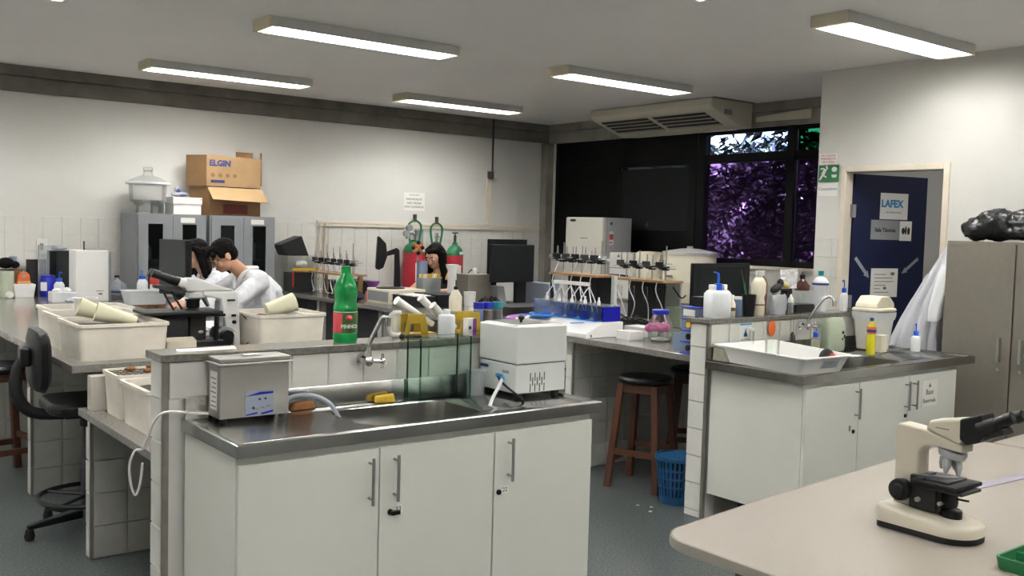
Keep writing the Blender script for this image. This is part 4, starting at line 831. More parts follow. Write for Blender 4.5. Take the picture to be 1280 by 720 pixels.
# ---------------------------------------------------------------- things on the right half wall
z = 1.1285
t = thing('jerry_can', 'translucent white plastic canister at the left end of the right half wall cap', 'canister', (4.31, 3.62, z))
part('body', M('plastic_milky'), t, MB().loft([[(x, y, zz) for x, y in rrect(4.235 + i, 4.40 - i, 3.57 + i * .6, 3.655 - i * .6, .02, 4)] for zz, i in ((z, .004), (z + .006, 0), (z + .135, 0), (z + .15, .012), (z + .155, .018))]), smooth=True)
part('handle', M('white_plastic'), t, MB().box(4.255, 4.285, 3.595, 3.63, z + .15, z + .187).box(4.35, 4.38, 3.595, 3.63, z + .15, z + .187), bevel=.004)
part('cap', M('blue_cap'), t, MB().cyl((4.318, 3.612, z + .155), (4.318, 3.612, z + .192), .024), smooth=True)
part('spout', M('blue_cap'), t, MB().tube([(4.318, 3.612, z + .19), (4.32, 3.612, z + .235), (4.31, 3.615, z + .252), (4.285, 3.62, z + .257)], [.006] * 9 + [.004], 8), smooth=True)
bottle('small_bottle', 'small cream bottle with brown label between the canister and the black cup', 4.475, 3.635, z, [(.018, 0), (.02, .003), (.02, .07), (.009, .095), (.009, .11)], 'cream_plastic', [(.011, .105), (.011, .122), (0, .123)], 'white_plastic', extra=[('label', 'brown_plastic', [(.0205, .03), (.0205, .05)])])
bottle('small_bottle', 'small clear bottle with white cap left of the black cup', 4.535, 3.64, z, [(.023, 0), (.025, .003), (.025, .09), (.02, .098)], 'plastic_blueish', [(.023, .096), (.023, .112), (0, .113)], 'white_plastic')
t = thing('black_cup', 'black plastic cup holding a brush and a pipette on the half wall cap', 'cup', (4.59, 3.605, z)); part('shell', M('black_plastic'), t, MB().lathe([(.032, 0), (.042, .125), (.039, .125), (.03, .004), (0, .004)], (4.59, 3.605, z), 22), smooth=True)
single('brush', 'thin brush with teal handle standing in the black cup', 'brush', M('gas_green'), MB().tube([(4.60, 3.605, z + .01), (4.565, 3.61, z + .13), (4.545, 3.61, z + .19)], .0055, 7).tube([(4.545, 3.61, z + .19), (4.515, 3.612, z + .27)], .002, 5), smooth=True)
bottle('white_bottle', 'tall white wavy-necked plastic bottle in front of the brown one', 4.675, 3.605, z, [(.036, 0), (.038, .004), (.038, .08), (.034, .095), (.034, .11), (.042, .135), (.042, .19), (.03, .215), (.020, .225), (.020, .235)], 'cream_plastic', [(.022, .232), (.022, .262), (0, .263)], 'white_plastic', extra=[('label', 'brown_plastic', [(.0385, .06), (.0385, .068)])])
bottle('brown_bottle', 'tall brown plastic bottle with white cap behind the white one', 4.755, 3.65, z, [(.036, 0), (.038, .004), (.038, .185), (.03, .215), (.018, .225), (.018, .235)], 'brown_plastic', [(.02, .232), (.02, .262), (0, .263)], 'white_plastic')
t = thing('plastic_bag', 'clear plastic bag with dark gloves on top beside the brown bottle', 'bag', (4.87, 3.63, z))
b = MB(); R = []
for j, (zz, s) in enumerate(((0, .85), (.03, 1), (.07, 1.02), (.105, .92), (.12, .8))):
    R.append([(4.88 + .075 * s * math.cos(2 * PI * k / 18) * (1 + .10 * math.sin(k * 2.3 + j)), 3.62 + .042 * s * math.sin(2 * PI * k / 18) * (1 + .12 * math.sin(k * 1.7 + j)), z + zz + .006 * math.sin(k * 1.9 + j)) for k in range(18)])
R[0] = [(p[0], p[1], z) for p in R[0]]
part('film', M('bag_plastic'), t, MB().loft(R), smooth=True)
single('black_glove', 'black rubber glove lying on the clear plastic bag', 'glove', M('black_rubber'), MB().ell((4.875, 3.63, z + .155), (.05, .03, .022), 12, 8, Matrix.Translation((4.875, 3.63, z + .155)) @ Matrix.Rotation(-.5, 4, 'Y') @ Matrix.Translation((-4.875, -3.63, -z - .155))).ell((4.915, 3.63, z + .185), (.025, .02, .028), 10, 6), smooth=True)
bottle('dropper_bottle', 'small clear dropper bottle with white top right of the plastic bag', 4.985, 3.60, z, [(.014, 0), (.016, .003), (.016, .06), (.012, .066)], 'plastic_clear', [(.018, .066), (.018, .09), (.008, .105), (.005, .118), (0, .119)], 'white_plastic')
single('black_tray', 'low black plastic tray behind the dropper bottle', 'tray', M('black_plastic'), MB().box(5.045, 5.235, 3.60, 3.69, z, z + .052), bevel=.006)
t = thing('clear_box', 'clear plastic box holding up the brown glass bottle on the half wall', 'box', (5.16, 3.645, z + .053)); part('shell', M('plastic_clear'), t, MB().box(5.09, 5.23, 3.605, 3.685, z + .053, z + .137), bevel=.004)
single('foil_stand', 'black stand base under the crumpled foil sheet', 'stand', M('black_plastic'), MB().box(5.00, 5.06, 3.645, 3.69, z + .055, z + .14).box(4.95, 5.06, 3.645, 3.69, z + .14, z + .15), bevel=.004)
bottle('amber_bottle', 'brown glass reagent bottle with white cap on the clear box', 5.155, 3.645, z + .1375, [(.046, 0), (.048, .004), (.047, .03), (.025, .06), (.016, .068), (.016, .08)], 'amber', [(.018, .078), (.018, .096), (0, .097)], 'black_plastic')
b = MB(); N = 8; o = Vector((4.96, 3.66, z + .145)); ux = Vector((.16, -.01, .005)); uy = Vector((.028, .03, .118))
for j in range(N + 1):
    for i in range(N + 1): p = o + ux * (i / N) + uy * (j / N) + Vector((0, .006 * noise.noise((i * .9, j * .9, 3)), 0)); b.v.append(tuple(p))
b.f += [(j * (N + 1) + i, j * (N + 1) + i + 1, (j + 1) * (N + 1) + i + 1, (j + 1) * (N + 1) + i) for j in range(N) for i in range(N)]
so = single('foil_sheet', 'crumpled silver foil sheet standing upright before the purple window', 'foil', M('foil'), b); sm = so.modifiers.new('thick', 'SOLIDIFY'); sm.thickness = .002
single('plastic_plant_scrap', 'small yellowish crumpled scrap at the foot of the foil sheet', 'scrap', M('yellow_olive'), MB().ell((4.985, 3.645, z + .168), (.035, .012, .014), 10, 6), smooth=True)
bottle('white_bottle', 'rounded white plastic bottle with blue cap and blue band near the wall corner', 5.335, 3.635, z, [(.036, 0), (.04, .004), (.04, .15), (.05, .17), (.05, .19), (.03, .215), (.014, .22), (.014, .23)], 'plastic_milky', [(.018, .228), (.018, .258), (0, .259)], 'teal_cap', extra=[('label', 'ink_blue', [(.0515, .168), (.0515, .182)])])
wash('tall wash bottle with blue cap at the right end of the half wall cap', 5.545, 3.60, z, .026, .12, rz=1.3, tall=.06, bend=.02)
t = thing('lcd_monitor', 'black computer monitor behind the white bottles in front of the purple window', 'monitor', (5.28, 4.42, .9005), 'computer monitors')
part('screen', M('black_plastic'), t, MB().box(5.0, 5.60, 4.40, 4.43, 1.03, 1.40), bevel=.006); part('panel', M('film_grey'), t, MB().box(5.04, 5.54, 4.3985, 4.3995, 1.06, 1.375)); part('stand', M('black_plastic'), t, MB().box(5.25, 5.31, 4.435, 4.47, .915, 1.25).box(5.17, 5.39, 4.36, 4.54, .9005, .915), bevel=.004)
single('cream_jug', 'cream plastic jug with loop handle on the window bench behind the canister', 'jug', M('cream_plastic'), MB().lathe([(.10, 0), (.11, .01), (.11, .22), (.08, .29), (.03, .31), (0, .311)], (7.42, 5.95, .9005), 18).tube([(7.36, 5.95, 1.18), (7.36, 5.95, 1.26), (7.40, 5.95, 1.30), (7.45, 5.95, 1.26), (7.45, 5.95, 1.18)], .013, 7), smooth=True)
wash('wash bottle with blue cap in front of the white drum by the window', 7.22, 6.27, .9005, .04, .17, rz=2.2)

# ---------------------------------------------------------------- things on the right sink worktop
z = .9012
t = thing('plastic_tray', 'big white plastic tray resting across the right sink worktop', 'tray', (4.4, 3.2, z))
def q4(i, zz): # corners measured on the worktop
    c = Vector((4.385, 3.215)); P_ = [Vector(p) for p in ((4.105, 2.875), (4.50, 2.855), (4.70, 3.495), (4.19, 3.52))]
    pts = []
    for k in range(4):
        a, m, n_ = P_[k - 1], P_[k], P_[(k + 1) % 4]; m2 = c + (m - c) * (1 - i)
        d0 = (a - m).normalized() * .03; d1 = (n_ - m).normalized() * .03
        for w0 in (0, .25, .5, .75, 1): pts.append(m2 + d0 * (1 - w0) ** 2 + d1 * w0 ** 2)
    return [(p.x, p.y, zz) for p in pts]
R = [q4(.14, z), q4(.13, z + .004), q4(.02, z + .085), q4(-.03, z + .086), q4(-.03, z + .092), q4(.02, z + .092), q4(.14, z + .008)]
part('shell', M('white_bright'), t, MB().loft(R), smooth=True)
p = part('tray_label', M('paper_grey'), t, MB().hexa([(4.28, 2.893, z + .028), (4.41, 2.887, z + .028), (4.41, 2.893, z + .028), (4.28, 2.898, z + .028)], [(4.28, 2.876, z + .068), (4.41, 2.870, z + .068), (4.41, 2.876, z + .068), (4.28, 2.881, z + .068)]))
text(t, 'FISIO', .02, M('ink_grey'), face((4.345, 2.8785, z + .055), (1, -.05, 0), (0, -.4, 1)))
bottle('measuring_cup', 'clear glass beaker with pinkish residue standing in the white tray', 4.46, 3.33, z + .009, [(.036, 0), (.04, .004), (.04, .105), (.043, .11), (.039, .108), (.036, .006), (0, .005)], 'clear_glass', cat='beaker', extra=[('residue', 'pink', [(0, .0055), (.034, .006), (.035, .018), (0, .019)])])
t = thing('rubber_ball', 'black rubber bulb with red side lying in the white tray', 'rubber bulb', (4.475, 2.985, z + .01)); part('shell', M('black_rubber'), t, MB().ell((4.475, 2.99, z + .06), (.045, .04, .05)), smooth=True); part('red_side', M('ink_red'), t, MB().ell((4.478, 2.963, z + .055), (.034, .02, .036)), smooth=True)
bottle('glass_tube', 'tall clear glass cylinder standing behind the white tray', 4.83, 3.47, z, [(.012, 0), (.012, .22), (.014, .222), (.010, .22), (.010, .004), (0, .003)], 'clear_glass', cat='glass tube')
bottle('glass_tube', 'short clear glass cylinder with white stopper behind the white tray', 4.50, 3.505, z, [(.014, 0), (.014, .15), (.016, .152), (.012, .15), (.012, .004), (0, .003)], 'clear_glass', [(.015, .152), (.017, .17), (0, .171)], 'white_plastic', cat='glass tube')
single('pumice_stone', 'beige stone block wedged at the left edge of the right sink worktop', 'stone', M('stone'), MB().hexa([(4.182, 3.44, z), (4.225, 3.40, z), (4.24, 3.50, z), (4.185, 3.525, z)], [(4.185, 3.45, z + .075), (4.20, 3.43, z + .07), (4.215, 3.50, z + .07), (4.187, 3.52, z + .08)]), bevel=.006)
single('dark_brush', 'dark oval brush head leaning against the tiles behind the white tray', 'brush', M('black_rubber'), MB().ell((4.885, 3.505, z + .075), (.026, .012, .055)).cyl((4.89, 3.50, z + .03), (4.91, 3.50, z), .008), smooth=True)
t = thing('wall_sticker', 'pale sticker with blue water drop on the tiles behind the white tray', 'sign', (4.49, 3.5445, 1.0))
part('sheet', M('paper'), t, MB().box(4.435, 4.55, 3.5425, 3.5445, .985, 1.095)); part('drop', M('drop_blue'), t, MB().prism([(4.49 + .016 * math.cos(a), 1.025 + .016 * math.sin(a)) for a in [math.radians(20 * k - 30) for k in range(13)]] + [(4.492, 1.066)], 'y', 3.541, 3.5424))
part('header', M('drop_blue'), t, MB().box(4.44, 4.545, 3.5415, 3.5424, 1.083, 1.092)); text(t, 'ECONOMIZE', .013, M('drop_blue'), fy(4.49, .998, 3.5422))
single('orange_stain', 'rounded orange sponge pad stuck on the tiles behind the white tray', 'sponge', M('orange'), MB().ell((4.72, 3.531, 1.055), (.034, .009, .047)), smooth=True)
wash('wash bottle with blue bent spout and yellowish liquid beside the green bag', 5.075, 3.475, z, .030, .095, 'plastic_clear', rz=2.6, liquid=('liquid_lemon', [(.027, .004), (.029, .008), (.029, .075), (0, .0751)]))
t = thing('detergent_pouch', 'translucent green detergent pouch with dark spots beside the faucet', 'pouch', (5.24, 3.48, z))
b = MB(); R = []
for zz, a, c in ((0, .085, .04), (.02, .090, .044), (.12, .094, .042), (.18, .093, .032), (.205, .090, .014)):
    R.append([(5.25 + a * math.copysign(abs(math.cos(u)) ** .6, math.cos(u)), 3.47 + c * math.copysign(abs(math.sin(u)) ** .6, math.sin(u)), z + zz + (.004 * math.sin(3 * u) if zz > .1 else 0)) for u in [2 * PI * k / 24 for k in range(24)]])
part('film', M('plastic_green'), t, MB().loft(R), smooth=True); part('liquid', M('teal_cap'), t, MB().loft([[(5.20 + .028 * math.cos(2 * PI * k / 16), 3.47 + .02 * math.sin(2 * PI * k / 16), z + h) for k in range(16)] for h in (.006, .09)]), smooth=True)
part('print', M('ink_black'), t, MB().ell((5.29, 3.427, z + .115), (.011, .004, .010)).ell((5.31, 3.43, z + .09), (.009, .004, .012)).ell((5.288, 3.4275, z + .075), (.007, .003, .008)))
bottle('detergent_bottle', 'yellow dish detergent bottle standing in front of the white swing-lid bin', 5.305, 3.245, z, [(.024, 0), (.0265, .006), (.0265, .10), (.022, .115), (.022, .13), (.024, .15), (.018, .185), (.011, .195), (.011, .205)], 'liquid_yellow', [(.012, .203), (.012, .222), (0, .223)], 'ink_blue',
       extra=[('label_band', 'orange', [(.0272, .125), (.0275, .168)]), ('label_band', 'ink_blue', [(.028, .135), (.028, .152)])])
t = thing('swing_bin', 'white counter bin with rounded swing lid and bag edge on the right worktop', 'bin', (5.61, 3.42, z))
def sq(s, zz, r=.03): return [(x, y, zz) for x, y in rrect(5.61 - s, 5.61 + s, 3.42 - s * .8, 3.42 + s * .8, r, 4)]
part('body', M('white_plastic'), t, MB().loft([sq(.088, z), sq(.112, z + .225), sq(.116, z + .232), sq(.108, z + .232), sq(.085, z + .01)]), smooth=True)
part('bag_edge', M('plastic_milky'), t, MB().loft([sq(.113, z + .185), sq(.120, z + .21), sq(.121, z + .236)], cap=False), smooth=True)
part('lid', M('cream_plastic'), t, MB().loft([sq(.118, z + .238), sq(.12, z + .25), sq(.116, z + .262)]).prism([(5.505, z + .262), (5.515, z + .29), (5.565, z + .335), (5.655, z + .335), (5.705, z + .29), (5.715, z + .262)], 'y', 3.345, 3.495), bevel=.008)
part('flap', M('cream_plastic'), t, MB().hexa([(5.665, 3.343, z + .268), (5.712, 3.343, z + .268), (5.712, 3.497, z + .268), (5.665, 3.497, z + .268)], [(5.662, 3.343, z + .327), (5.705, 3.343, z + .292), (5.705, 3.497, z + .292), (5.662, 3.497, z + .327)]))
single('small_box', 'small cream box right of the yellow detergent bottle', 'box', M('cream_plastic'), MB().box(5.45, 5.52, 3.265, 3.31, z, z + .105), bevel=.003)
wash('wash bottle with blue cap standing alone at the right end of the worktop', 5.735, 3.20, z, .030, .10, rz=1.0, tall=.055, bend=.012)
single('steel_ruler', 'steel bar lying behind the small cream box toward the lab coat', 'ruler', M('handle_steel'), MB().box(5.56, 5.82, 3.30, 3.325, z, z + .004))

# ---------------------------------------------------------------- hanging lab coat and black bag by the locker
t = thing('hanging_coat', 'white lab coat hanging in folds from a hook on the side of the locker', 'lab coat', (6.42, 3.42, .4))
R = []; NN = 56
for zz, cx_, cy_, a, c, f in ((1.585, 6.40, 3.315, .02, .025, .0), (1.56, 6.39, 3.33, .05, .04, .05), (1.46, 6.37, 3.36, .07, .06, .10), (1.32, 6.35, 3.40, .085, .085, .16), (1.18, 6.33, 3.445, .10, .115, .2), (1.05, 6.31, 3.475, .11, .14, .22), (.92, 6.30, 3.50, .12, .165, .24), (.75, 6.30, 3.51, .13, .18, .25), (.55, 6.30, 3.51, .13, .18, .26)):
    R.append([(cx_ + a * math.cos(u) * (1 + 1.7 * f * (abs(math.sin(4.5 * u + zz * 1.2)) - .5)), cy_ + c * math.sin(u) * (1 + 1.2 * f * (abs(math.sin(6 * u + zz * 1.5)) - .5)), zz + .01 * math.sin(3 * u)) for u in [2 * PI * k / NN for k in range(NN)]])
part('body', M('coat_darker'), t, MB().loft(R), smooth=True)  # body tone darker than the near sleeve, standing in for shade between them
R = []
for k, (px, py, pz, r) in enumerate(((6.32, 3.33, 1.46, .03), (6.25, 3.315, 1.38, .042), (6.20, 3.31, 1.27, .046), (6.17, 3.315, 1.16, .05), (6.16, 3.315, 1.08, .045))):
    R.append([(px + r * math.cos(u) * (1 + .14 * math.sin(4 * u + k)), py + r * .9 * math.sin(u), pz + .02 * math.cos(u)) for u in [2 * PI * j / 24 for j in range(24)]])
part('sleeve', M('coat_white'), t, MB().loft(R), smooth=True)
R = []
for k, (px, py, pz, c) in enumerate(((6.30, 3.44, 1.36, .02), (6.262, 3.49, 1.22, .034), (6.235, 3.545, 1.08, .04), (6.21, 3.59, .95, .042), (6.20, 3.615, .86, .038))):
    R.append([(px + .022 * math.cos(u) * (1 + .3 * math.sin(3 * u + k)), py + c * math.sin(u), pz + .012 * math.cos(2 * u)) for u in [2 * PI * j / 24 for j in range(24)]])
part('sleeve', M('coat_darker'), t, MB().loft(R), smooth=True)
single('coat_hook', 'steel hook on the locker side carrying the lab coat', 'hook', M('handle_steel'), MB().tube([(6.40, 3.254, 1.57), (6.40, 3.29, 1.565), (6.40, 3.31, 1.59)], .006, 6), smooth=True)
def remesh(o, vox, smooth=6, disp=None):
    r = o.modifiers.new('join', 'REMESH'); r.mode = 'VOXEL'; r.voxel_size = vox; r.use_smooth_shade = True
    s = o.modifiers.new('soften', 'SMOOTH'); s.iterations = smooth; s.factor = .5
    if disp:
        tx = bpy.data.textures.new('folds', 'CLOUDS'); tx.noise_scale = disp[1]; tx.noise_depth = 3; tx.cloud_type = 'GRAYSCALE'
        d = o.modifiers.new('folds', 'DISPLACE'); d.texture = tx; d.strength = disp[0]; d.mid_level = .5; d.texture_coords = 'LOCAL'
    return o
bg_ = MB().ell((6.33, 3.12, 1.665), (.15, .115, .072)).ell((6.34, 3.02, 1.695), (.15, .14, .10)).ell((6.38, 2.86, 1.70), (.15, .15, .10)).ell((6.38, 2.68, 1.66), (.15, .16, .065)).ell((6.38, 2.52, 1.65), (.15, .14, .055)).ell((6.38, 2.85, 1.655), (.16, .34, .055))
o = single('garbage_bag', 'crumpled black garbage bag lying on top of the steel locker', 'bag', M('bag_black'), bg_); remesh(o, .010, 2, (.055, .06)); o.location.z += .015

# ---------------------------------------------------------------- organ bath rigs
def rig(label, x, y0, y1, zs, ztop, nrod, board=True):
    t = thing('organ_bath_rig', label, 'lab rig', (x, (y0 + y1) / 2, .9005), 'organ bath rigs')
    part('shelf', M('wood_ply'), t, MB().box(x - .10, x + .12, y0, y1, zs - .012, zs + .004))
    if board:
        part('back_board', M('black_matte'), t, MB().box(x + .085, x + .10, y0 + .01, y1 - .01, .92, zs - .013))
        for yy in (y0 + .02, y1 - .03): part('leg', M('black_plastic'), t, MB().box(x - .09, x - .07, yy, yy + .02, .9005, zs - .0125))
        part('base_plate', M('black_plastic'), t, MB().box(x - .09, x + .11, y0 + .01, y1 - .01, .9005, .915))
    else:
        for yy in (y0 + .03, y1 - .05): part('leg', M('wood_ply'), t, MB().box(x + .05, x + .09, yy, yy + .03, .9005, zs - .0125))
    L = y1 - y0
    part('cross_rod', M('handle_steel'), t, MB().cyl((x, y0 - .03, zs + .095), (x, y1 + .02, zs + .095), .005, n=8).cyl((x + .05, y0 + .05, zs + .13), (x - .04, y1 - .05, zs + .12), .004, n=8))
    for k in range(nrod):
        y = y0 + L * (k + .5) / nrod; h = ztop - .02 * (k % 3) - (.05 if k % 2 else 0)
        part('rod', M('handle_steel'), t, MB().cyl((x, y, zs + .004), (x, y, h), .0045, n=8))
        part('thin_rod', M('handle_steel'), t, MB().cyl((x + .045, y + .05, zs + .004), (x + .045, y + .05, zs + .16), .0035, n=6)); part('arm_rod', M('handle_steel'), t, MB().cyl((x - .12, y + .03, zs + .10 + .01 * (k % 3)), (x + .09, y - .02, zs + .115), .004, n=6))
        part('boss', M('chrome'), t, MB().ell((x + .01, y + .028, zs + .12), (.016, .013, .014), 8, 6), smooth=True)
        c = part('clamp', M('black_plastic'), t, MB().box(x - .03, x + .02, y - .016, y + .016, zs + .08, zs + .11).box(x - .07, x - .02, y - .006, y + .006, zs + .088, zs + .10))
        part('clamp_screw', M('handle_steel'), c, MB().cyl((x - .05, y + .025, zs + .095), (x - .05, y + .01, zs + .095), .006, n=8))
        part('force_transducer', M('dark_grey') if k % 2 else M('black_plastic'), t, MB().box(x - .08, x - .045, y - .028 + .01, y + .028 + .01, zs + .10, zs + .145), bevel=.004)
        part('micrometer', M('handle_steel'), t, MB().cyl((x - .062, y, zs + .146), (x - .062, y, zs + .20), .007, .005, 8))
    for k in range(nrod):
        y = y0 + L * (k + .4) / nrod
        part('tube', M('plastic_milky'), t, MB().tube([(x - .06, y, zs + .08), (x - .09, y + .03, zs - .06), (x - .105, y - .05, zs - .18), (x - .095, y - .10 + .05 * (k % 3), max(.93, zs - .34))], .0045, 6), smooth=True)
        part('glass_chamber', M('clear_glass'), t, MB().lathe([(.008, -.10), (.02, -.08), (.02, .0), (.014, .01)], (x - .085, y, zs - .06), 12), smooth=True)
    return t
r1 = rig('organ bath rig with row of black clamps above the tissue bath with blue vessels', 4.75, 4.99, 5.50, 1.285, 1.53, 5)
r2 = rig('organ bath rig with clear side tank standing nearest the fridge and drum', 5.45, 5.0, 5.56, 1.235, 1.50, 4)
r0 = rig('organ bath rig at far left of the benches, under the cream wall trunking', 4.50, 8.15, 8.95, 1.12, 1.42, 6, False)
part('connector_block', M('white_plastic'), r1, MB().box(4.63, 4.65, 5.04, 5.42, 1.21, 1.235)); part('side_post', M('lamp_housing'), r1, MB().box(4.80, 4.83, 4.955, 4.985, .9005, 1.285))
for k in range(5):
    y = 5.03 + k * .095
    part('cross_tube', M('plastic_milky'), r1, MB().tube([(4.625, y, 1.205), (4.60, y - .05, 1.12), (4.585, y - .09, 1.04)], .0045, 6), smooth=True); part('cross_tube', M('plastic_milky'), r1, MB().tube([(4.625, y, 1.205), (4.60, y + .05, 1.12), (4.585, y + .07, 1.04)], .0045, 6), smooth=True)
tk = thing('clear_tank', 'clear tank with dark tubing at the right end of the second organ bath rig', 'tank', (5.45, 4.9, .9005))
part('pane', M('clear_glass'), tk, MB().box(5.36, 5.54, 4.82, 4.985, .9005, 1.228)); part('water', M('plastic_green'), tk, MB().box(5.37, 5.53, 4.83, 4.975, .905, 1.05)); part('tubing', M('black_rubber'), tk, MB().tube([(5.40, 4.95, 1.2), (5.44, 4.90, 1.12), (5.47, 4.88, 1.14)], .006, 6))
b = MB()
for k in range(9):
    y = 4.98 + k * .06; b.tube([(5.30 + .02 * math.sin(k * 3), y, .906), (5.25 - .03 * math.cos(k), y + .07, .93 + .02 * (k % 3)), (5.2, y + .12, .908), (5.12 + .05 * math.sin(k), y + .2, .906)], .0055, 5)
single('cable_tangle', 'tangle of black cables and hoses on the bench before the second organ bath rig', 'cables', M('black_rubber'), b, smooth=True)['kind'] = 'stuff'

# ---------------------------------------------------------------- tissue bath with blue vessels on the bench
TB0 = len(COL.objects)
t = thing('tissue_bath', 'long white tissue bath with blue vessels and blue end panel on the bench edge', 'lab device', (4.42, 4.95, .9005))
part('base', M('white_bright'), t, MB().prism([(4.262, .9005), (4.60, .9005), (4.60, 1.0), (4.42, 1.0), (4.262, .93)], 'y', 4.545, 5.30), bevel=.004)
part('rim', M('liquid_cyan'), t, MB().box(4.40, 4.41, 4.60, 5.28, 1.0005, 1.008)); part('end_panel', M('blue_dark'), t, MB().box(4.425, 4.585, 4.560, 4.566, 1.002, 1.098))
part('tank', M('bath_blue'), t, MB().box(4.42, 4.59, 4.568, 4.574, 1.001, 1.102).box(4.42, 4.59, 5.27, 5.276, 1.001, 1.102).box(4.42, 4.426, 4.574, 5.27, 1.001, 1.102).box(4.584, 4.59, 4.574, 5.27, 1.001, 1.102))
part('tank_lid', M('plastic_clear'), t, MB().box(4.418, 4.592, 4.566, 5.278, 1.1025, 1.107))
for k in range(5):
    y = 4.65 + k * .135
    v = part('vessel', M('bath_blue'), t, MB().lathe([(.036, .0), (.038, .004), (.038, .085)], (4.47, y, 1.002), 16), smooth=True)
    part('blue_liquid', M('liquid_blue' if k < 4 else 'liquid_cyan'), v, MB().lathe([(.035, .001), (.035, .052 + .006 * (k % 2)), (0, .053)], (4.47, y, 1.003), 16), smooth=True)
    part('nozzle', M('white_plastic'), t, MB().lathe([(.012, 0), (.012, .02), (.006, .03), (.006, .05)], (4.47, y, 1.1075), 10), smooth=True)
part('switch', M('blue_deep'), t, MB().box(4.305, 4.315, 4.5425, 4.5445, .908, .925)); part('drip_tray', M('liquid_cyan'), t, MB().box(4.30, 4.40, 5.05, 5.28, 1.0, 1.003).box(4.28, 4.40, 4.7, 4.72, .985, .99))
t.location = (4.395, 5.03, .9005)
single('white_carton', 'small white carton at the near end of the tissue bath', 'box', M('white_bright'), MB().box(4.43, 4.56, 4.42, 4.54, .9005, .958), bevel=.002)
single('instrument_box', 'flat grey-white instrument lying behind the white carton', 'lab device', M('bath_grey'), MB().box(4.66, 4.80, 4.52, 4.70, .9005, .965).box(4.67, 4.79, 4.515, 4.52, .91, .955), bevel=.004)
t = thing('candy_jar', 'clear round jar with blue lid holding pink bags on the bench', 'jar', (4.62, 4.33, .9005)); c = (4.60, 4.31, .9005)
part('glass', M('jar_tint'), t, MB().lathe([(.055, 0), (.075, .01), (.08, .05), (.078, .115), (.055, .16), (.05, .172), (.05, .18)], c, 28), smooth=True); part('lid', M('blue_deep'), t, MB().lathe([(.054, .178), (.056, .182), (.056, .202), (.05, .206), (0, .207)], c, 24), smooth=True)
single('pink_bag', 'crumpled pink bag inside and beside the blue-lidded jar', 'bag', M('pink'), MB().ell((4.60, 4.31, .99), (.064, .064, .032), 14, 8).ell((4.56, 4.355, .985), (.03, .045, .03), 10, 6), smooth=True); remesh(COL.objects[-1], .007, 1, (.035, .03))
single('white_pellets', 'heap of white pellets at the bottom of the blue-lidded jar', 'pellets', M('paper'), MB().ell((4.60, 4.31, .915), (.06, .06, .014), 14, 6).ell((4.58, 4.29, .922), (.03, .03, .012), 8, 5), smooth=True)
t = thing('drawer_tower', 'small clear drawer tower with blue shelves next to the tiled half wall', 'drawer tower', (4.35, 3.80, .9005))
x0, x1, y0, y1 = 4.262, 4.44, 3.705, 3.83
for k in range(5): part('shelf', M('blue_deep'), t, MB().box(x0 - .004, x1 + .004, y0 - .003, y1 + .003, .9005 + k * .0675, .9005 + k * .0675 + .007), bevel=.002)
for k in range(4):
    d = part('drawer', M('plastic_blueish'), t, MB().box(x0, x1, y0, y1, .909 + k * .0675, .9655 + k * .0675))
    part('handle', M(('black_plastic', 'black_plastic', 'yellow_plastic', 'white_plastic')[k]), d, MB().cyl((x0 - .001, y0 + .062, .937 + k * .0675), (x0 - .009, y0 + .062, .937 + k * .0675), .018, n=12) if k < 3 else MB().box(x0 - .008, x0 - .001, y0 + .02, y0 + .105, .922 + k * .0675, .958 + k * .0675))
single('black_organizer', 'black open box with pens on the drawer tower', 'box', M('black_plastic'), MB().box(4.31, 4.42, 3.72, 3.80, 1.1785, 1.235), bevel=.003)
t = thing('sample_box', 'clear plastic box with pink content standing left of the drawer tower', 'box', (4.4, 3.95, .9005)); part('shell', M('plastic_blueish'), t, MB().box(4.37, 4.50, 3.87, 3.99, .9005, 1.0), bevel=.004)
bottle('glass_flask', 'small clear flask with white cap behind the drawer tower', 4.62, 4.05, .9005, [(.04, 0), (.042, .004), (.03, .07), (.012, .10), (.012, .12)], 'clear_glass', [(.014, .118), (.014, .135), (0, .136)], 'white_plastic', cat='flask')
single('purple_cloth', 'purple cloth lying on the bench behind the water bath', 'cloth', M('purple'), MB().ell((4.60, 5.75, .925), (.13, .12, .026), 12, 6), smooth=True)
for i, (x, y, m, lab) in enumerate(((4.45, 5.45, 'liquid_cyan', 'crumpled bright blue wrapper beside the tissue bath'), (4.66, 5.68, 'white_bright', 'crumpled white wrapper beside the tissue bath'), (4.80, 5.62, 'lime', 'small lime-green bag behind the tissue bath'))):
    single('wrapper', lab, 'wrapper', M(m), MB().ell((x, y, .93), (.055, .06, .029), 9, 6).ell((x + .03, y + .05, .95), (.03, .03, .02), 8, 5), group='wrappers on the bench')

# ---------------------------------------------------------------- fridge, drum and distiller by the window
t = thing('fridge', 'white upright refrigerator with grey side before the blacked-out window', 'refrigerator', (7.45, 7.95, 0))
part('body', M('fridge_grey'), t, MB().box(7.325, 7.70, 7.70, 8.33, .02, 1.75), bevel=.01); part('door', M('fridge_white'), t, MB().box(7.27, 7.322, 7.705, 8.325, .06, 1.75), bevel=.014)
part('badge', M('ink_black'), t, MB().ell((7.269, 8.20, 1.715), (.002, .055, .016))); part('side_label', M('paper'), t, MB().box(7.36, 7.42, 7.6975, 7.6995, 1.45, 1.60)); part('label_print', M('label_red'), t, MB().box(7.362, 7.418, 7.6965, 7.6974, 1.51, 1.57).box(7.362, 7.40, 7.6965, 7.6974, 1.47, 1.485)); part('lock_plate', M('dark_grey'), t, MB().box(7.40, 7.46, 7.695, 7.6995, 1.10, 1.21), bevel=.002)
part('side_mark', M('ink_blue'), t, MB().box(7.37, 7.40, 7.6975, 7.6995, 1.67, 1.70)); part('door_print', M('ink_grey'), t, MB().box(7.2685, 7.2698, 7.95, 8.07, 1.515, 1.523))
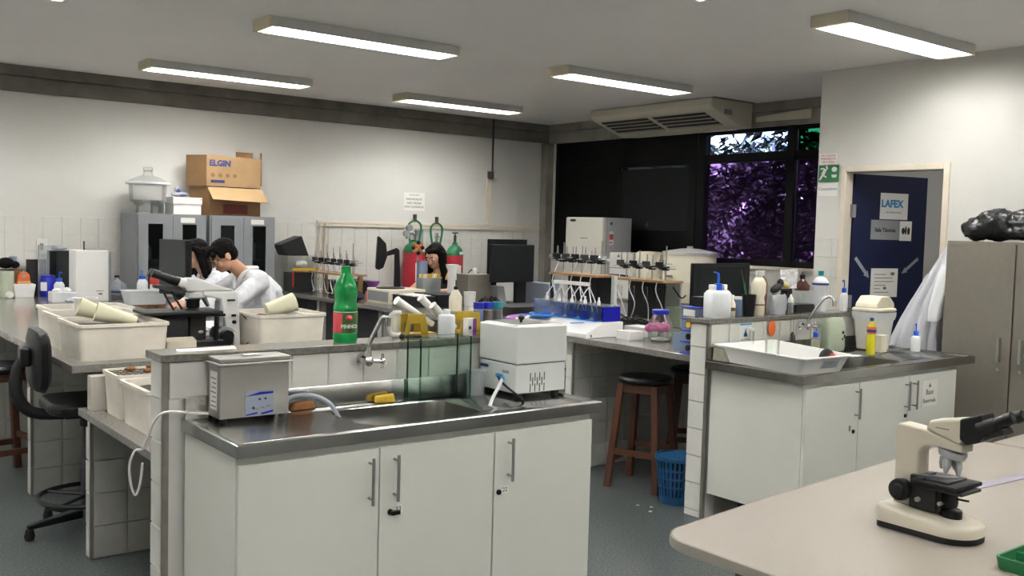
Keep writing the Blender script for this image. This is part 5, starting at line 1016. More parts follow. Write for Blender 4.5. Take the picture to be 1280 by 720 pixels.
for x in (7.33, 7.65): part('foot', M('black_rubber'), t, MB().box(x - .025, x + .025, 7.72, 8.31, 0, .02))
t = thing('water_drum', 'big round white water drum with domed lid on the window bench', 'drum', (7.42, 6.78, .9005)); c = (7.49, 6.65, .9005)
part('body', M('cream_plastic'), t, MB().lathe([(.24, 0), (.255, .01), (.27, .48), (.262, .49)], c, 36), smooth=True); part('lid', M('white_plastic'), t, MB().lathe([(.278, .485), (.28, .51), (.27, .515), (.10, .545), (.03, .55), (.03, .57), (0, .572)], c, 36), smooth=True)
part('drum_label', M('paper_grey'), t, MB().box(7.214, 7.222, 6.75, 6.81, 1.27, 1.33)); part('print', M('ink_grey'), t, MB().box(7.2065, 7.214, 6.62, 6.70, 1.16, 1.18))
t = thing('white_drum', 'second slimmer white drum between the distiller and the big drum', 'drum', (7.35, 7.15, .9005)); part('body', M('cream_plastic'), t, MB().lathe([(.12, 0), (.13, .01), (.135, .48), (.12, .50), (0, .505)], (7.305, 7.035, .9005), 28), smooth=True)
t = thing('distiller', 'white boxy distiller with dark base strip left of the drums', 'lab device', (7.4, 7.35, .9005)); part('body', M('white_plastic'), t, MB().box(7.20, 7.52, 7.22, 7.52, .9005, 1.38), bevel=.01); part('dark_strip', M('black_plastic'), t, MB().box(7.196, 7.2, 7.23, 7.51, 1.13, 1.15).box(7.1975, 7.2, 7.23, 7.51, 1.215, 1.22)); part('sticker', M('ink_grey'), t, MB().prism([(7.36, 1.33), (7.40, 1.33), (7.38, 1.37)], 'x', 7.1975, 7.1995))

b = None
for i, (x, y, lab) in enumerate(((4.02, 3.80, 'white paper scrap on the floor, nearest the camera'), (4.09, 3.86, 'white paper scrap on the floor, middle of three'), (4.05, 3.93, 'white paper scrap on the floor, nearest the stool'))):
    single('paper_scrap', lab, 'scrap', M('paper'), MB().hexa([(x, y, .0005), (x + .02, y - .004, .0005), (x + .022, y + .012, .0005), (x + .004, y + .01, .0005)], [(x, y, .002), (x + .02, y - .004, .003), (x + .022, y + .012, .002), (x + .004, y + .01, .004)]), group='paper scraps on the floor')
# ---------------------------------------------------------------- big microscope on the long left bench (eyepieces towards -x)
t = thing('microscope', 'white and grey research microscope with long black stage between the cream tubs', 'microscope', (0, 0, 0))
part('base', M('black_plastic'), t, MB().box(-.10, .10, -.06, .16, .0, .055), bevel=.01)
part('base_side', M('scope_white'), t, MB().prism([(-.115, .0), (-.07, .0), (-.07, .09), (-.10, .09)], 'x', -.085, .085), bevel=.008)
part('arm', M('scope_white'), t, MB().prism([(-.125, .02), (-.03, .02), (-.035, .14), (-.01, .30), (.09, .325), (.09, .352), (-.105, .352), (-.115, .30)], 'x', -.05, .05), bevel=.01)
part('arm_front', M('scope_grey'), t, MB().prism([(-.03, .10), (.0, .13), (-.005, .29), (-.03, .29)], 'x', -.045, .045), bevel=.006)
for s in (-1, 1):
    part('focus_knob', M('scope_grey'), t, MB().cyl((s * .05, -.035, .075), (s * .065, -.035, .075), .055, .053, 26), smooth=True)
    part('focus_knob', M('black_plastic'), t, MB().cyl((s * .065, -.035, .075), (s * .10, -.035, .075), .037, .034, 24), smooth=True)
part('rotary_switch', M('black_plastic'), t, MB().cyl((-.05, -.085, .155), (-.058, -.085, .155), .012).box(-.056, -.05, -.095, -.07, .19, .205).cyl((.05, -.085, .155), (.058, -.085, .155), .012).box(.05, .056, -.095, -.07, .19, .205).box(-.0525, .0525, -.09, -.045, .288, .300))
part('head', M('scope_white'), t, MB().prism([(-.10, .353), (.17, .353), (.20, .395), (.175, .435), (.11, .435), (.03, .40)], 'x', -.045, .045), bevel=.01)
part('nosepiece', M('scope_white'), t, MB().lathe([(.02, .30), (.05, .315), (.055, .34), (.04, .352)], (0, .115, 0), 24), smooth=True)
part('objective', M('black_plastic'), t, MB().lathe([(.030, .245), (.036, .255), (.036, .29), (.045, .302)], (0, .13, 0), 22), smooth=True)
part('objective', M('chrome'), t, MB().cyl((0, .07, .31), (.0, .045, .255), .016, .010), smooth=True)
for s in (-1, 1):
    o = Vector((s * .032, .185, .40)); d = Vector((0, .88, .36)).normalized()
    part('collar', M('scope_white'), t, MB().cyl(o, o + d * .035, .031, .031), smooth=True)
    e = part('eyepiece', M('black_plastic'), t, MB().cyl(o + d * .035, o + d * .145, .027, .022).cyl(o + d * .145, o + d * .185, .026, .025), smooth=True)
part('trinocular_base', M('dark_grey'), t, MB().prism([(.19, .345), (.34, .375), (.34, .395), (.20, .385)], 'x', -.03, .03), bevel=.004)
part('stage', M('black_matte'), t, MB().box(-.13, .12, .0, .42, .218, .236).box(-.11, .10, -.02, .30, .20, .217), bevel=.006)
part('slide', M('clear_glass'), t, MB().box(-.04, .04, .10, .17, .2365, .2395)); part('stage_lever', M('black_plastic'), t, MB().cyl((-.10, .03, .05), (-.10, .03, .20), .012), smooth=True)
part('condenser', M('black_matte'), t, MB().box(-.05, .05, .07, .16, .055, .20).box(-.09, .09, .18, .34, .03, .199), bevel=.005)
part('condenser_ring', M('handle_steel'), t, MB().lathe([(.05, .09), (.052, .095), (.052, .105), (.05, .11)], (0, .1, 0), 22), smooth=True)
part('cable', M('black_rubber'), t, MB().tube([(-.07, -.115, .21), (-.09, -.16, .15), (-.09, -.17, .06), (-.10, -.13, .012), (-.12, .0, .01)], .004, 6), smooth=True)
for a_ in ((-.01, .30), (.01, .25)): part('hanging_cable', M('black_rubber'), t, MB().tube([(a_[0], a_[1], .37), (a_[0] - .01, a_[1] - .03, .30), (a_[0] - .02, a_[1] - .06, .24)], .007, 6), smooth=True)
t.location = (2.03, 5.27, .9008); t.rotation_euler = (0, 0, PI / 2 - .05); t.scale = (1, 1, .88)
single('power_supply', 'beige box with black sockets left of the big microscope base', 'lab device', M('cream_plastic'), MB().hexa([(1.70, 5.10, .9008), (1.86, 5.10, .9008), (1.86, 5.16, .9008), (1.70, 5.16, .9008)], [(1.70, 5.10, .96), (1.86, 5.10, .96), (1.86, 5.16, .975), (1.70, 5.16, .975)]), bevel=.004)
single('black_crate', 'low black crate left of the big microscope under its stage', 'crate', M('black_matte'), MB().box(1.72, 1.98, 5.46, 5.75, .9005, 1.05), bevel=.006)

# ---------------------------------------------------------------- middle and far end of the long left bench
z = .9005
t = thing('lcd_monitor', 'black monitor on the long left bench in front of the glazed cabinet', 'monitor', (2.42, 7.2, z), 'computer monitors')
def rot(o, a): o.rotation_euler = (0, 0, a); return o
part('screen', M('black_plastic'), t, MB().box(2.265, 2.575, 7.19, 7.235, 1.03, 1.45).box(2.32, 2.52, 7.235, 7.29, 1.10, 1.40), bevel=.006); part('panel', M('screen_dark'), t, MB().box(2.28, 2.56, 7.1885, 7.1898, 1.05, 1.432)); part('stand', M('black_plastic'), t, MB().box(2.38, 2.46, 7.24, 7.27, .915, 1.2).box(2.30, 2.54, 7.14, 7.36, z, .915), bevel=.005)
rot(t, -1.2); t.location = (2.516, 7.4, z)
single('keyboard_shelf', 'dark grey tray in front of the left monitor', 'tray', M('dark_grey'), MB().box(2.10, 2.40, 6.75, 6.90, z, .925), bevel=.004)
t = thing('clear_tray', 'translucent tray with brown sediment before the left cabinet', 'tray', (2.4, 7.85, z))
def rr(i, zz, x0=2.23, x1=2.55, y0=7.58, y1=7.78): return [(x, y, zz) for x, y in rrect(x0 + i, x1 - i, y0 + i, y1 - i, .02, 3)]
part('shell', M('plastic_milky'), t, MB().loft([rr(.03, z), rr(.0, z + .14), rr(-.006, z + .142), rr(-.006, z + .147), rr(.004, z + .147), rr(.034, z + .006)]), smooth=True); part('sediment', M('soil_brown'), t, MB().loft([rr(.028, z + .002), rr(.016, z + .04)]), smooth=True)
single('grey_scoop', 'dark grey wedge scoop beside the tray with sediment', 'scoop', M('paper_grey'), MB().prism([(2.15, z), (2.40, z), (2.16, z + .07)], 'y', 7.40, 7.52), bevel=.003)
single('lime_bag', 'small lime-green crumple in front of the clear tray', 'wrapper', M('lime'), MB().ell((2.12, 6.95, z + .018), (.05, .04, .0175), 9, 6))
single('paper_heap', 'loose white and brown papers beside the big microscope eyepieces', 'papers', M('paper'), MB().box(2.35, 2.58, 6.25, 6.55, z, z + .008).box(2.30, 2.5, 6.0, 6.2, z, z + .012))
wash('wash bottle with blue cap before the left glazed cabinet', 2.555, 8.28, z, .045, .20, rz=1.6, tall=.05, bend=.02)
bottle('red_cap_jar', 'white jar with red lid and dark base before the left glazed cabinet', 2.63, 8.17, z, [(.045, 0), (.048, .004), (.048, .16), (.045, .165)], 'cream_plastic', [(.05, .16), (.05, .20), (.04, .215), (0, .216)], 'ink_red', cat='jar', extra=[('label', 'ink_blue', [(.0488, .01), (.0488, .10)])])
t = thing('acrylic_hood', 'tall white acrylic chamber with rod on top at the far left', 'lab device', (2.23, 8.6, z))
part('shell', M('white_bright'), t, MB().box(2.09, 2.35, 8.52, 8.74, z, 1.325), bevel=.004); part('side_sheet', M('plastic_clear'), t, MB().box(2.352, 2.366, 8.50, 8.74, z, 1.32)); part('rod', M('dark_grey'), t, MB().cyl((2.18, 8.62, 1.325), (2.18, 8.62, 1.40), .007), smooth=True)
part('print', M('ink_grey'), t, MB().box(2.25, 2.31, 8.518, 8.5198, .985, .99).box(2.27, 2.30, 8.518, 8.5198, .955, .97)); part('lid', M('plastic_clear'), t, MB().box(2.20, 2.34, 8.55, 8.72, 1.3255, 1.34))
bottle('flask', 'big clear round flask right of the white acrylic chamber', 2.475, 8.72, z, [(.06, 0), (.095, .03), (.10, .08), (.075, .13), (.02, .165), (.018, .19)], 'plastic_clear', [(.02, .188), (.02, .205), (0, .206)], 'black_plastic', cat='flask', extra=[('label', 'ink_blue', [(.101, .06), (.1015, .075)])])
single('crumpled_film', 'crumpled clear film at the foot of the white acrylic chamber', 'film', M('bag_plastic'), MB().ell((2.09, 8.41, z + .028), (.085, .05, .027), 10, 6).ell((2.02, 8.38, z + .02), (.05, .04, .018), 8, 5))
t = thing('supply_tub', 'white tub full of small bottles left of the acrylic chamber', 'tub', (1.98, 8.55, z)); part('shell', M('plastic_milky'), t, MB().box(1.90, 2.08, 8.47, 8.62, z, z + .085), bevel=.006); part('content', M('paper'), t, MB().ell((1.95, 8.54, z + .09), (.04, .04, .025), 8, 5).ell((2.03, 8.56, z + .09), (.035, .035, .03), 8, 5))
wash('wash bottle with bright blue cap leaning out of the white supply tub', 2.0, 8.68, z, .042, .16, rz=.3, tall=.06, bend=.03)
t = thing('reagent_bottle', 'deep blue plastic bottle with white label at the far left', 'bottle', (2.02, 9.14, z)); part('body', M('blue_deep'), t, MB().lathe([(.062, 0), (.066, .006), (.066, .15), (.058, .165), (.06, .185), (.03, .19)], (2.01, 9.13, z), 24), smooth=True); part('label', M('paper'), t, MB().hexa([(1.945, 9.088, z + .055), (1.99, 9.064, z + .055), (1.99, 9.067, z + .055), (1.945, 9.091, z + .055)], [(1.945, 9.088, z + .13), (1.99, 9.064, z + .13), (1.99, 9.067, z + .13), (1.945, 9.091, z + .13)]))
t = thing('foam_box', 'white foam box with an orange carton on it at the far left', 'box', (1.81, 9.13, z)); part('shell', M('white_bright'), t, MB().hexa([(1.74, 9.06, z), (1.885, 9.06, z), (1.885, 9.2, z), (1.74, 9.2, z)], [(1.725, 9.05, z + .115), (1.90, 9.05, z + .115), (1.90, 9.21, z + .115), (1.725, 9.21, z + .115)]), bevel=.004)
t = thing('orange_carton', 'orange house-shaped carton with round picture on the white foam box', 'carton', (1.81, 9.12, z + .1155)); part('shell', M('orange'), t, MB().prism([(1.765, z + .1155), (1.865, z + .1155), (1.86, z + .19), (1.842, z + .215), (1.787, z + .215), (1.77, z + .19)], 'y', 9.09, 9.17)); part('picture', M('paper_grey'), t, MB().cyl((1.813, 9.09, z + .185), (1.813, 9.087, z + .185), .018)); part('base_band', M('cardboard_in'), t, MB().box(1.764, 1.866, 9.088, 9.0898, z + .117, z + .14))
t = thing('small_carton', 'brown carton behind the orange carton at the far left', 'carton', (1.78, 9.24, z)); part('shell', M('cardboard_dark'), t, MB().box(1.70, 1.83, 9.22, 9.30, z, z + .235))
single('black_equipment', 'matte black box behind the blue bottle, lower one', 'lab device', M('black_matte'), MB().box(1.87, 2.02, 9.22, 9.29, z, 1.22), bevel=.003)
single('black_equipment', 'taller matte black box with clear top piece beside the white acrylic chamber', 'lab device', M('black_matte'), MB().box(2.04, 2.30, 9.20, 9.29, z, 1.30), bevel=.003)
single('clear_cover', 'crumpled clear cover on top of the taller black box', 'lid', M('bag_plastic'), MB().ell((2.13, 9.24, 1.322), (.07, .03, .021), 10, 6), smooth=True)
t = thing('acrylic_tube', 'clear upright acrylic sheet behind the deep blue bottle', 'sheet', (2.0, 9.20, z)); part('sheet', M('plastic_clear'), t, MB().box(1.955, 2.10, 9.20, 9.204, z, 1.345)); part('edge', M('paper_grey'), t, MB().box(1.948, 1.955, 9.198, 9.206, z, 1.35))
bottle('tall_jar', 'pale green glass jar at the left frame edge under a black bundle', 1.69, 9.12, z, [(.05, 0), (.055, .005), (.055, .22), (.05, .23)], 'plastic_green', [(.055, .23), (.055, .245), (0, .246)], 'dark_grey', cat='jar')
single('black_bundle', 'curly black bundle on the pale green jar at the left edge', 'bundle', M('hair_black'), MB().ell((1.68, 9.12, z + .295), (.07, .06, .048), 10, 7).ell((1.75, 9.12, z + .28), (.04, .04, .032), 8, 6), smooth=True)
single('white_tape', 'roll of white tape on the bench left of the foam box', 'tape', M('white_plastic'), MB().cyl((1.695, 9.02, z + .03), (1.695, 9.06, z + .03), .029))
bottle('blue_topped_jar', 'small jar with pale blue top behind the orange carton', 1.76, 9.25, 1.136, [(.03, 0), (.03, .08)], 'plastic_clear', [(.033, .07), (.033, .11), (0, .12)], 'panel_grey', cat='jar')
t = thing('wall_socket', 'white socket plate on the tiled back wall at the left', 'socket', (2.0, YB - .01, 1.36)); part('plate', M('white_plastic'), t, MB().box(1.955, 2.045, YB - .016, YB - .0075, 1.26, 1.40), bevel=.003); part('outlet', M('ink_grey'), t, MB().box(1.985, 2.015, YB - .018, YB - .0162, 1.30, 1.36))

# ---------------------------------------------------------------- on top of the grey cabinets
t = thing('desiccator', 'large glass desiccator jar with domed lid on the left grey cabinet', 'jar', (2.84, 9.02, 1.651)); c = (2.83, 9.02, 1.6515)
part('bowl', M('desiccator_glass'), t, MB().lathe([(.10, 0), (.105, .01), (.10, .06), (.125, .09), (.155, .11), (.165, .21), (.165, .255), (.185, .26), (.185, .268), (.155, .262), (.15, .12), (.09, .07), (.09, .01)], c, 36), smooth=True)
part('plate', M('desiccator_glass'), t, MB().cyl((c[0], c[1], c[2] + .112), (c[0], c[1], c[2] + .12), .15, n=32)); part('lid', M('desiccator_glass'), t, MB().lathe([(.19, .27), (.19, .28), (.165, .295), (.10, .325), (.045, .345), (.04, .36), (.038, .385), (.045, .39)], c, 36), smooth=True)
part('knob', M('desiccator_glass'), t, MB().lathe([(.03, .375), (.042, .392), (.042, .415), (.03, .42)], c, 20), smooth=True); part('rim', M('plastic_milky'), t, MB().lathe([(.186, .262), (.193, .266), (.193, .28), (.186, .284)], c, 36), smooth=True)
t = thing('lidded_box', 'white cardboard box with overlapping lid beside the desiccator', 'box', (3.12, 9.02, 1.651)); part('box', M('white_bright'), t, MB().box(3.03, 3.285, 8.92, 9.16, 1.6515, 1.76)); part('lid', M('white_bright'), t, MB().box(3.022, 3.293, 8.912, 9.168, 1.745, 1.81), bevel=.002); part('print', M('ink_grey'), t, MB().box(3.275, 3.288, 8.9105, 8.9119, 1.788, 1.795))
single('grey_box', 'plain grey carton behind the desiccator and the white lidded box', 'box', M('paper_grey'), MB().box(2.92, 3.02, 9.16, 9.23, 1.6515, 1.77))
single('film_roll', 'crumpled clear film with blue print on the white lidded box', 'film', M('bag_plastic'), MB().ell((3.12, 9.03, 1.838), (.085, .05, .027), 12, 6).ell((3.10, 9.03, 1.875), (.03, .03, .035), 8, 6)); b = COL.objects[-1]; part('blue_print', M('ink_blue'), b, MB().ell((3.10, 8.997, 1.865), (.022, .008, .02), 8, 6).ell((3.14, 8.985, 1.83), (.04, .01, .008), 8, 5))
t = thing('cardboard_box', 'upright cardboard box with blue lettering on top of the open box', 'box', (3.55, 9.02, 1.92)); x0, x1, y0, y1, z0, z1 = 3.345, 3.875, 8.95, 9.17, 1.925, 2.215
part('shell', M('cardboard'), t, MB().hexa([(x0, y0, z0), (x1, y0, z0 - .0), (x1, y1, z0), (x0 - .12, y1 - .02, z0)], [(x0, y0, z1), (x1, y0, z1 - .01), (x1, y1, z1 - .01), (x0 - .12, y1 - .02, z1)]))
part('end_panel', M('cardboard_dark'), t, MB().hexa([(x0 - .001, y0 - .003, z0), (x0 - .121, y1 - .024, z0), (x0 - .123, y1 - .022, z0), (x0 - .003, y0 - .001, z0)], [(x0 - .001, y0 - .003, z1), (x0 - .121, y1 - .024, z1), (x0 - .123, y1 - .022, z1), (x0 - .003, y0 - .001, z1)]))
part('flap', M('cardboard_dark'), t, MB().box(x1 - .16, x1 + .01, y1 - .01, y1 - .004, z1 - .012, z1 + .06).box(x1 + .001, x1 + .02, y0 + .01, y0 + .016, z0 + .02, z1 + .05))
text(t, 'ELGIN', .075, M('ink_blue'), fy(3.475, 2.14, y0 - .001), bold=.004); part('stripe', M('ink_blue'), t, MB().box(3.385, 3.52, y0 - .0015, y0 - .0003, 1.958, 1.985))
for k in range(4): part('icon', M('cardboard_dark'), t, MB().ell((3.405 + k * .072, y0 - .001, 2.03), (.02, .001, .02), 10, 6))
t = thing('cardboard_box', 'open cardboard box with folded flap under the lettered box', 'box', (3.6, 9.02, 1.651)); x0, x1, y0, y1, z0, z1 = 3.30, 3.87, 8.93, 9.19, 1.6515, 1.915
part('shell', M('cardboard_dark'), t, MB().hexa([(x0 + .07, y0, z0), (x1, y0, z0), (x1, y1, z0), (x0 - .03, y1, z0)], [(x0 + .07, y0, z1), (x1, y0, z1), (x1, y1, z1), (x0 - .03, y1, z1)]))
part('flap', M('cardboard_in'), t, MB().hexa([(3.36, 8.815, 1.80), (3.91, 8.815, 1.785), (3.91, 8.822, 1.783), (3.36, 8.822, 1.798)], [(3.345, 8.925, 1.915), (3.88, 8.925, 1.912), (3.88, 8.929, 1.908), (3.345, 8.929, 1.911)]))
part('red_print', M('print_maroon'), t, MB().box(3.50, 3.74, y0 - .002, y0 - .0005, 1.67, 1.76))

# ---------------------------------------------------------------- gas cylinders
def cylinder(label, x, y, r, h, guard, reg=False):
    t = thing('gas_cylinder', label, 'gas cylinder', (x, y, 0), 'red and green gas cylinders')
    part('body', M('gas_red'), t, MB().lathe([(r * .95, .001), (r, .02), (r, h - .10)], (x, y, 0), 28), smooth=True)
    part('shoulder', M('gas_green'), t, MB().lathe([(r * 1.001, h - .10), (r * .97, h - .075), (r * .82, h - .035), (r * .45, h), (r * .3, h + .01), (r * .3, h + .03), (0, h + .031)], (x, y, 0), 28), smooth=True)
    part('shoulder_band', M('sign_green'), t, MB().lathe([(r * 1.012, h - .112), (r * 1.012, h - .092)], (x, y, 0), 28), smooth=True)
    part('paper_label', M('paper'), t, wrap(MB(), r * 1.01, -2.0, -1.3, h - .42, h - .22, 8, x, y), smooth=True)
    part('shoulder_sticker', M('paper'), t, wrap(MB(), r * 1.01, -1.6, -.9, h - .10, h - .07, 8, x, y), smooth=True)
    if guard:
        g = MB()
        for s in (-1, 1): g.tube([(x + s * r * .42, y, h - .01), (x + s * r * .55, y, h + .06), (x + s * r * .66, y, h + .14), (x + s * r * .6, y, h + .20), (x + s * r * .25, y, h + .235), (x, y, h + .238)], .012, 8)
        part('valve_guard', M('gas_green'), t, g, smooth=True); part('guard_cap', M('bark'), t, MB().cyl((x, y, h + .235), (x, y, h + .31), .02), smooth=True)
        part('valve', M('chrome'), t, MB().cyl((x, y, h + .03), (x, y, h + .13), .016).cyl((x - .03, y - .01, h + .09), (x + .03, y - .01, h + .09), .010), smooth=True)
    else:
        part('valve', M('dark_grey'), t, MB().cyl((x, y, h + .03), (x, y, h + .11), .016).cyl((x, y, h + .13), (x, y, h + .145), .035).cyl((x, y, h + .11), (x, y, h + .135), .008), smooth=True)
    if reg:
        for dx, dz in ((-.13, .10), (-.09, .16)): part('gauge', M('paper_grey'), t, MB().cyl((x + dx, y - .02, h + dz), (x + dx, y - .05, h + dz), .036, n=20), smooth=True)
        part('regulator', M('handle_steel'), t, MB().cyl((x - .02, y - .02, h + .10), (x - .15, y - .02, h + .10), .018).cyl((x - .11, y - .03, h + .10), (x - .11, y - .03, h + .04), .022), smooth=True)
cylinder('tall red gas cylinder with green shoulder and chrome pressure gauges, left of three', 5.73, 9.08, .125, 1.42, True, True)
cylinder('red gas cylinder with green guard ring directly behind the seated woman', 6.03, 9.10, .115, 1.40, True)
cylinder('shorter red gas cylinder with black valve wheel, right of three', 6.12, 8.86, .095, 1.40, False)
single('chart_sheet', 'pale printed sheet on the back wall between the two gas cylinders', 'paper', M('paper_grey'), MB().box(5.87, 5.99, YB - .012, YB - .009, 1.33, 1.56))

# ---------------------------------------------------------------- far end of the second bench
for i, (x, y, zz, r, h, m, c, lab) in enumerate(((2.80, 8.95, 1.236, .04, .10, 'cream_plastic', 'ink_red', 'jar with red lid on the top shelf inside the left grey cabinet'), (2.86, 9.0, .866, .045, .16, 'white_plastic', 'white_plastic', 'white bottle on the middle shelf inside the left grey cabinet'), (3.12, 8.98, 1.236, .05, .13, 'amber', 'black_plastic', 'amber bottle on the top shelf inside the left grey cabinet'),
        (3.78, 8.95, 1.236, .05, .15, 'plastic_milky', 'white_plastic', 'milky bottle on the top shelf inside the right grey cabinet'), (3.48, 8.98, 1.236, .045, .14, 'brown_plastic', 'white_plastic', 'brown bottle on the top shelf inside the right grey cabinet'))):
    bottle('stored_bottle', lab, x, y, zz, [(r * .95, 0), (r, .005), (r, h), (r * .5, h + .03), (r * .5, h + .04)], m, [(r * .6, h + .035), (r * .6, h + .06), (0, h + .061)], c, group='bottles inside the grey cabinets')
t = thing('glass_aquarium', 'glass tank with yellow frame strip under the black laptop', 'tank', (4.38, 8.98, z))
part('glass', M('clear_glass'), t, MB().box(4.245, 4.52, 9.0, 9.25, z, 1.27)); part('frame_strip', M('yellow_plastic'), t, MB().box(4.24, 4.525, 8.992, 8.999, 1.12, 1.15)); part('content', M('dark_grey'), t, MB().box(4.26, 4.50, 9.03, 9.23, z + .005, 1.10)); part('paper_wad', M('paper'), t, MB().ell((4.38, 9.1, 1.185), (.08, .06, .045), 10, 6)); part('red_mark', M('ink_red'), t, MB().box(4.244, 4.262, 8.99, 8.9985, .96, 1.11))
single('black_laptop', 'black laptop resting tilted on the glass tank with yellow strip', 'laptop', M('black_matte'), MB().hexa([(4.19, 9.03, 1.272), (4.44, 9.03, 1.272), (4.44, 9.21, 1.272), (4.19, 9.21, 1.272)], [(4.13, 9.03, 1.38), (4.36, 9.03, 1.47), (4.36, 9.21, 1.47), (4.13, 9.21, 1.38)]), bevel=.004)
single('black_device', 'low black device with knobs behind the far organ bath rig tubes', 'lab device', M('black_plastic'), MB().box(4.62, 4.95, 8.62, 8.95, z, 1.02).box(4.60, 4.97, 8.60, 8.97, 1.02, 1.035), bevel=.006)
t = thing('desktop_pc', 'flat beige desktop computer lying under the side-turned monitor', 'computer', (4.6, 7.55, z)); part('case', M('cream_plastic'), t, MB().box(4.42, 4.80, 7.40, 7.80, z, 1.03), bevel=.006); part('front_panel', M('paper_grey'), t, MB().box(4.415, 4.4195, 7.42, 7.78, .92, 1.01)); part('slot', M('ink_grey'), t, MB().box(4.44, 4.75, 7.3975, 7.3995, .985, .99).box(4.44, 4.55, 7.3975, 7.3995, .93, .94))
t = thing('lcd_monitor', 'black monitor seen edge-on on the flat desktop computer', 'monitor', (4.55, 7.6, 1.031), 'computer monitors')
part('screen', M('black_plastic'), t, MB().prism([(4.41, 1.21), (4.425, 1.50), (4.44, 1.50), (4.50, 1.44), (4.515, 1.33), (4.48, 1.22), (4.44, 1.20)], 'y', 7.50, 7.78), bevel=.006); part('arm', M('black_plastic'), t, MB().prism([(4.505, 1.36), (4.60, 1.40), (4.625, 1.38), (4.64, 1.045), (4.58, 1.045), (4.58, 1.34), (4.505, 1.32)], 'y', 7.60, 7.66), bevel=.005); part('base', M('black_plastic'), t, MB().lathe([(.13, 0), (.13, .008), (.09, .014), (0, .015)], (4.55, 7.60, 1.0315), 28), smooth=True)
rot(t, -.5)
single('black_bag', 'soft black bag slumped on the bench left of the beige computer', 'bag', M('cloth_dark'), MB().ell((4.36, 7.98, z + .05), (.10, .15, .05), 14, 8).ell((4.33, 7.85, z + .04), (.075, .10, .04), 12, 7), smooth=True)
t = thing('purple_funnel', 'small purple funnel on a red box left of the beige computer', 'funnel', (4.55, 8.05, z)); part('cone', M('purple'), t, MB().lathe([(.02, .07), (.03, .10), (.07, .17)], (4.62, 8.04, z), 16), smooth=True); part('foot', M('label_red'), t, MB().box(4.57, 4.68, 8.0, 8.09, z, z + .07))
t = thing('black_drawer_box', 'long low black box on the bench edge in front of the woman', 'box', (4.6, 7.2, z)); part('left_box', M('black_matte'), t, MB().box(4.44, 4.66, 7.02, 7.38, z, .995), bevel=.003); part('right_box', M('black_plastic'), t, MB().box(4.665, 4.92, 7.0, 7.38, z, 1.01), bevel=.003)
part('papers', M('paper'), t, MB().box(4.47, 4.65, 7.08, 7.34, .9955, 1.002))
t = thing('retort_stand', 'retort stand with orange clamp behind the side-turned monitor', 'stand', (4.78, 7.6, z)); part('base', M('dark_grey'), t, MB().box(4.82, 4.98, 7.55, 7.75, z, z + .012)); part('rod', M('handle_steel'), t, MB().cyl((4.88, 7.68, z), (4.88, 7.68, 1.48), .006), smooth=True)
part('clamp', M('orange'), t, MB().cyl((4.83, 7.67, 1.36), (4.93, 7.67, 1.44), .012).cyl((4.93, 7.67, 1.36), (4.83, 7.67, 1.44), .012)); part('clamp_tip', M('black_plastic'), t, MB().ell((4.83, 7.67, 1.40), .02).ell((4.93, 7.67, 1.40), .02).ell((4.88, 7.66, 1.35), .02).ell((4.88, 7.66, 1.45), .02), kind='stuff'); part('vessel', M('plastic_blueish'), t, MB().lathe([(.045, 1.12), (.05, 1.13), (.05, 1.27), (.055, 1.28)], (4.90, 7.62, 0), 20), smooth=True)
t = thing('tube_rack', 'grey rack of yellow-capped tubes in front of the woman', 'rack', (4.95, 7.3, z)); part('block', M('paper_grey'), t, MB().hexa([(4.80, 7.435, z), (4.98, 7.435, z), (4.98, 7.535, z), (4.80, 7.535, z)], [(4.79, 7.435, 1.13), (4.99, 7.435, 1.13), (4.99, 7.535, 1.13), (4.79, 7.535, 1.13)]))
for k in range(4):
    for j in range(3): part('tube_cap', M('yellow_plastic' if (k + j) % 2 else 'cup_yellow'), t, MB().cyl((4.815 + k * .05, 7.45 + j * .033, 1.13), (4.815 + k * .05, 7.45 + j * .033, 1.165), .013, n=8))
t = thing('column_stand', 'white column with flared top on the bench in front of the woman', 'lab device', (5.1, 7.25, z)); part('column', M('white_plastic'), t, MB().lathe([(.05, 0), (.045, .02), (.038, .30), (.055, .335), (.06, .36), (.0, .365)], (5.0, 7.27, z), 22), smooth=True)
t = thing('beige_instrument', 'beige instrument box with small bottles on top right of the woman', 'lab device', (5.4, 7.2, z)); part('case', M('locker_grey'), t, MB().box(5.10, 5.36, 7.16, 7.38, z, 1.175), bevel=.005); part('top_bottle', M('white_bright'), t, MB().lathe([(.025, 0), (.025, .04), (.012, .05), (.012, .06)], (5.24, 7.25, 1.1755), 12), smooth=True); part('cable', M('black_rubber'), t, MB().tube([(5.2, 7.3, 1.18), (5.24, 7.3, 1.21), (5.3, 7.27, 1.18)], .005, 6))
single('white_pot', 'white plastic pot in front of the beige instrument', 'pot', M('white_bright'), MB().lathe([(.05, 0), (.055, .12), (.058, .125), (0, .126)], (5.05, 7.06, z), 20), smooth=True)
t = thing('lcd_monitor', 'black monitor on the second bench facing the camera, front one of two', 'monitor', (5.5, 7.0, z), 'computer monitors')
part('screen', M('black_plastic'), t, MB().box(5.24, 5.73, 6.99, 7.03, 1.11, 1.455), bevel=.006); part('panel', M('film_grey'), t, MB().box(5.255, 5.715, 6.9885, 6.9898, 1.135, 1.44)); part('stand', M('black_plastic'), t, MB().box(5.56, 5.68, 7.04, 7.08, z + .015, 1.3).box(5.50, 5.74, 6.95, 7.15, z, z + .015), bevel=.004)
t = thing('lcd_monitor', 'black monitor turned away behind the front monitor on the second bench', 'monitor', (5.6, 7.3, z), 'computer monitors')
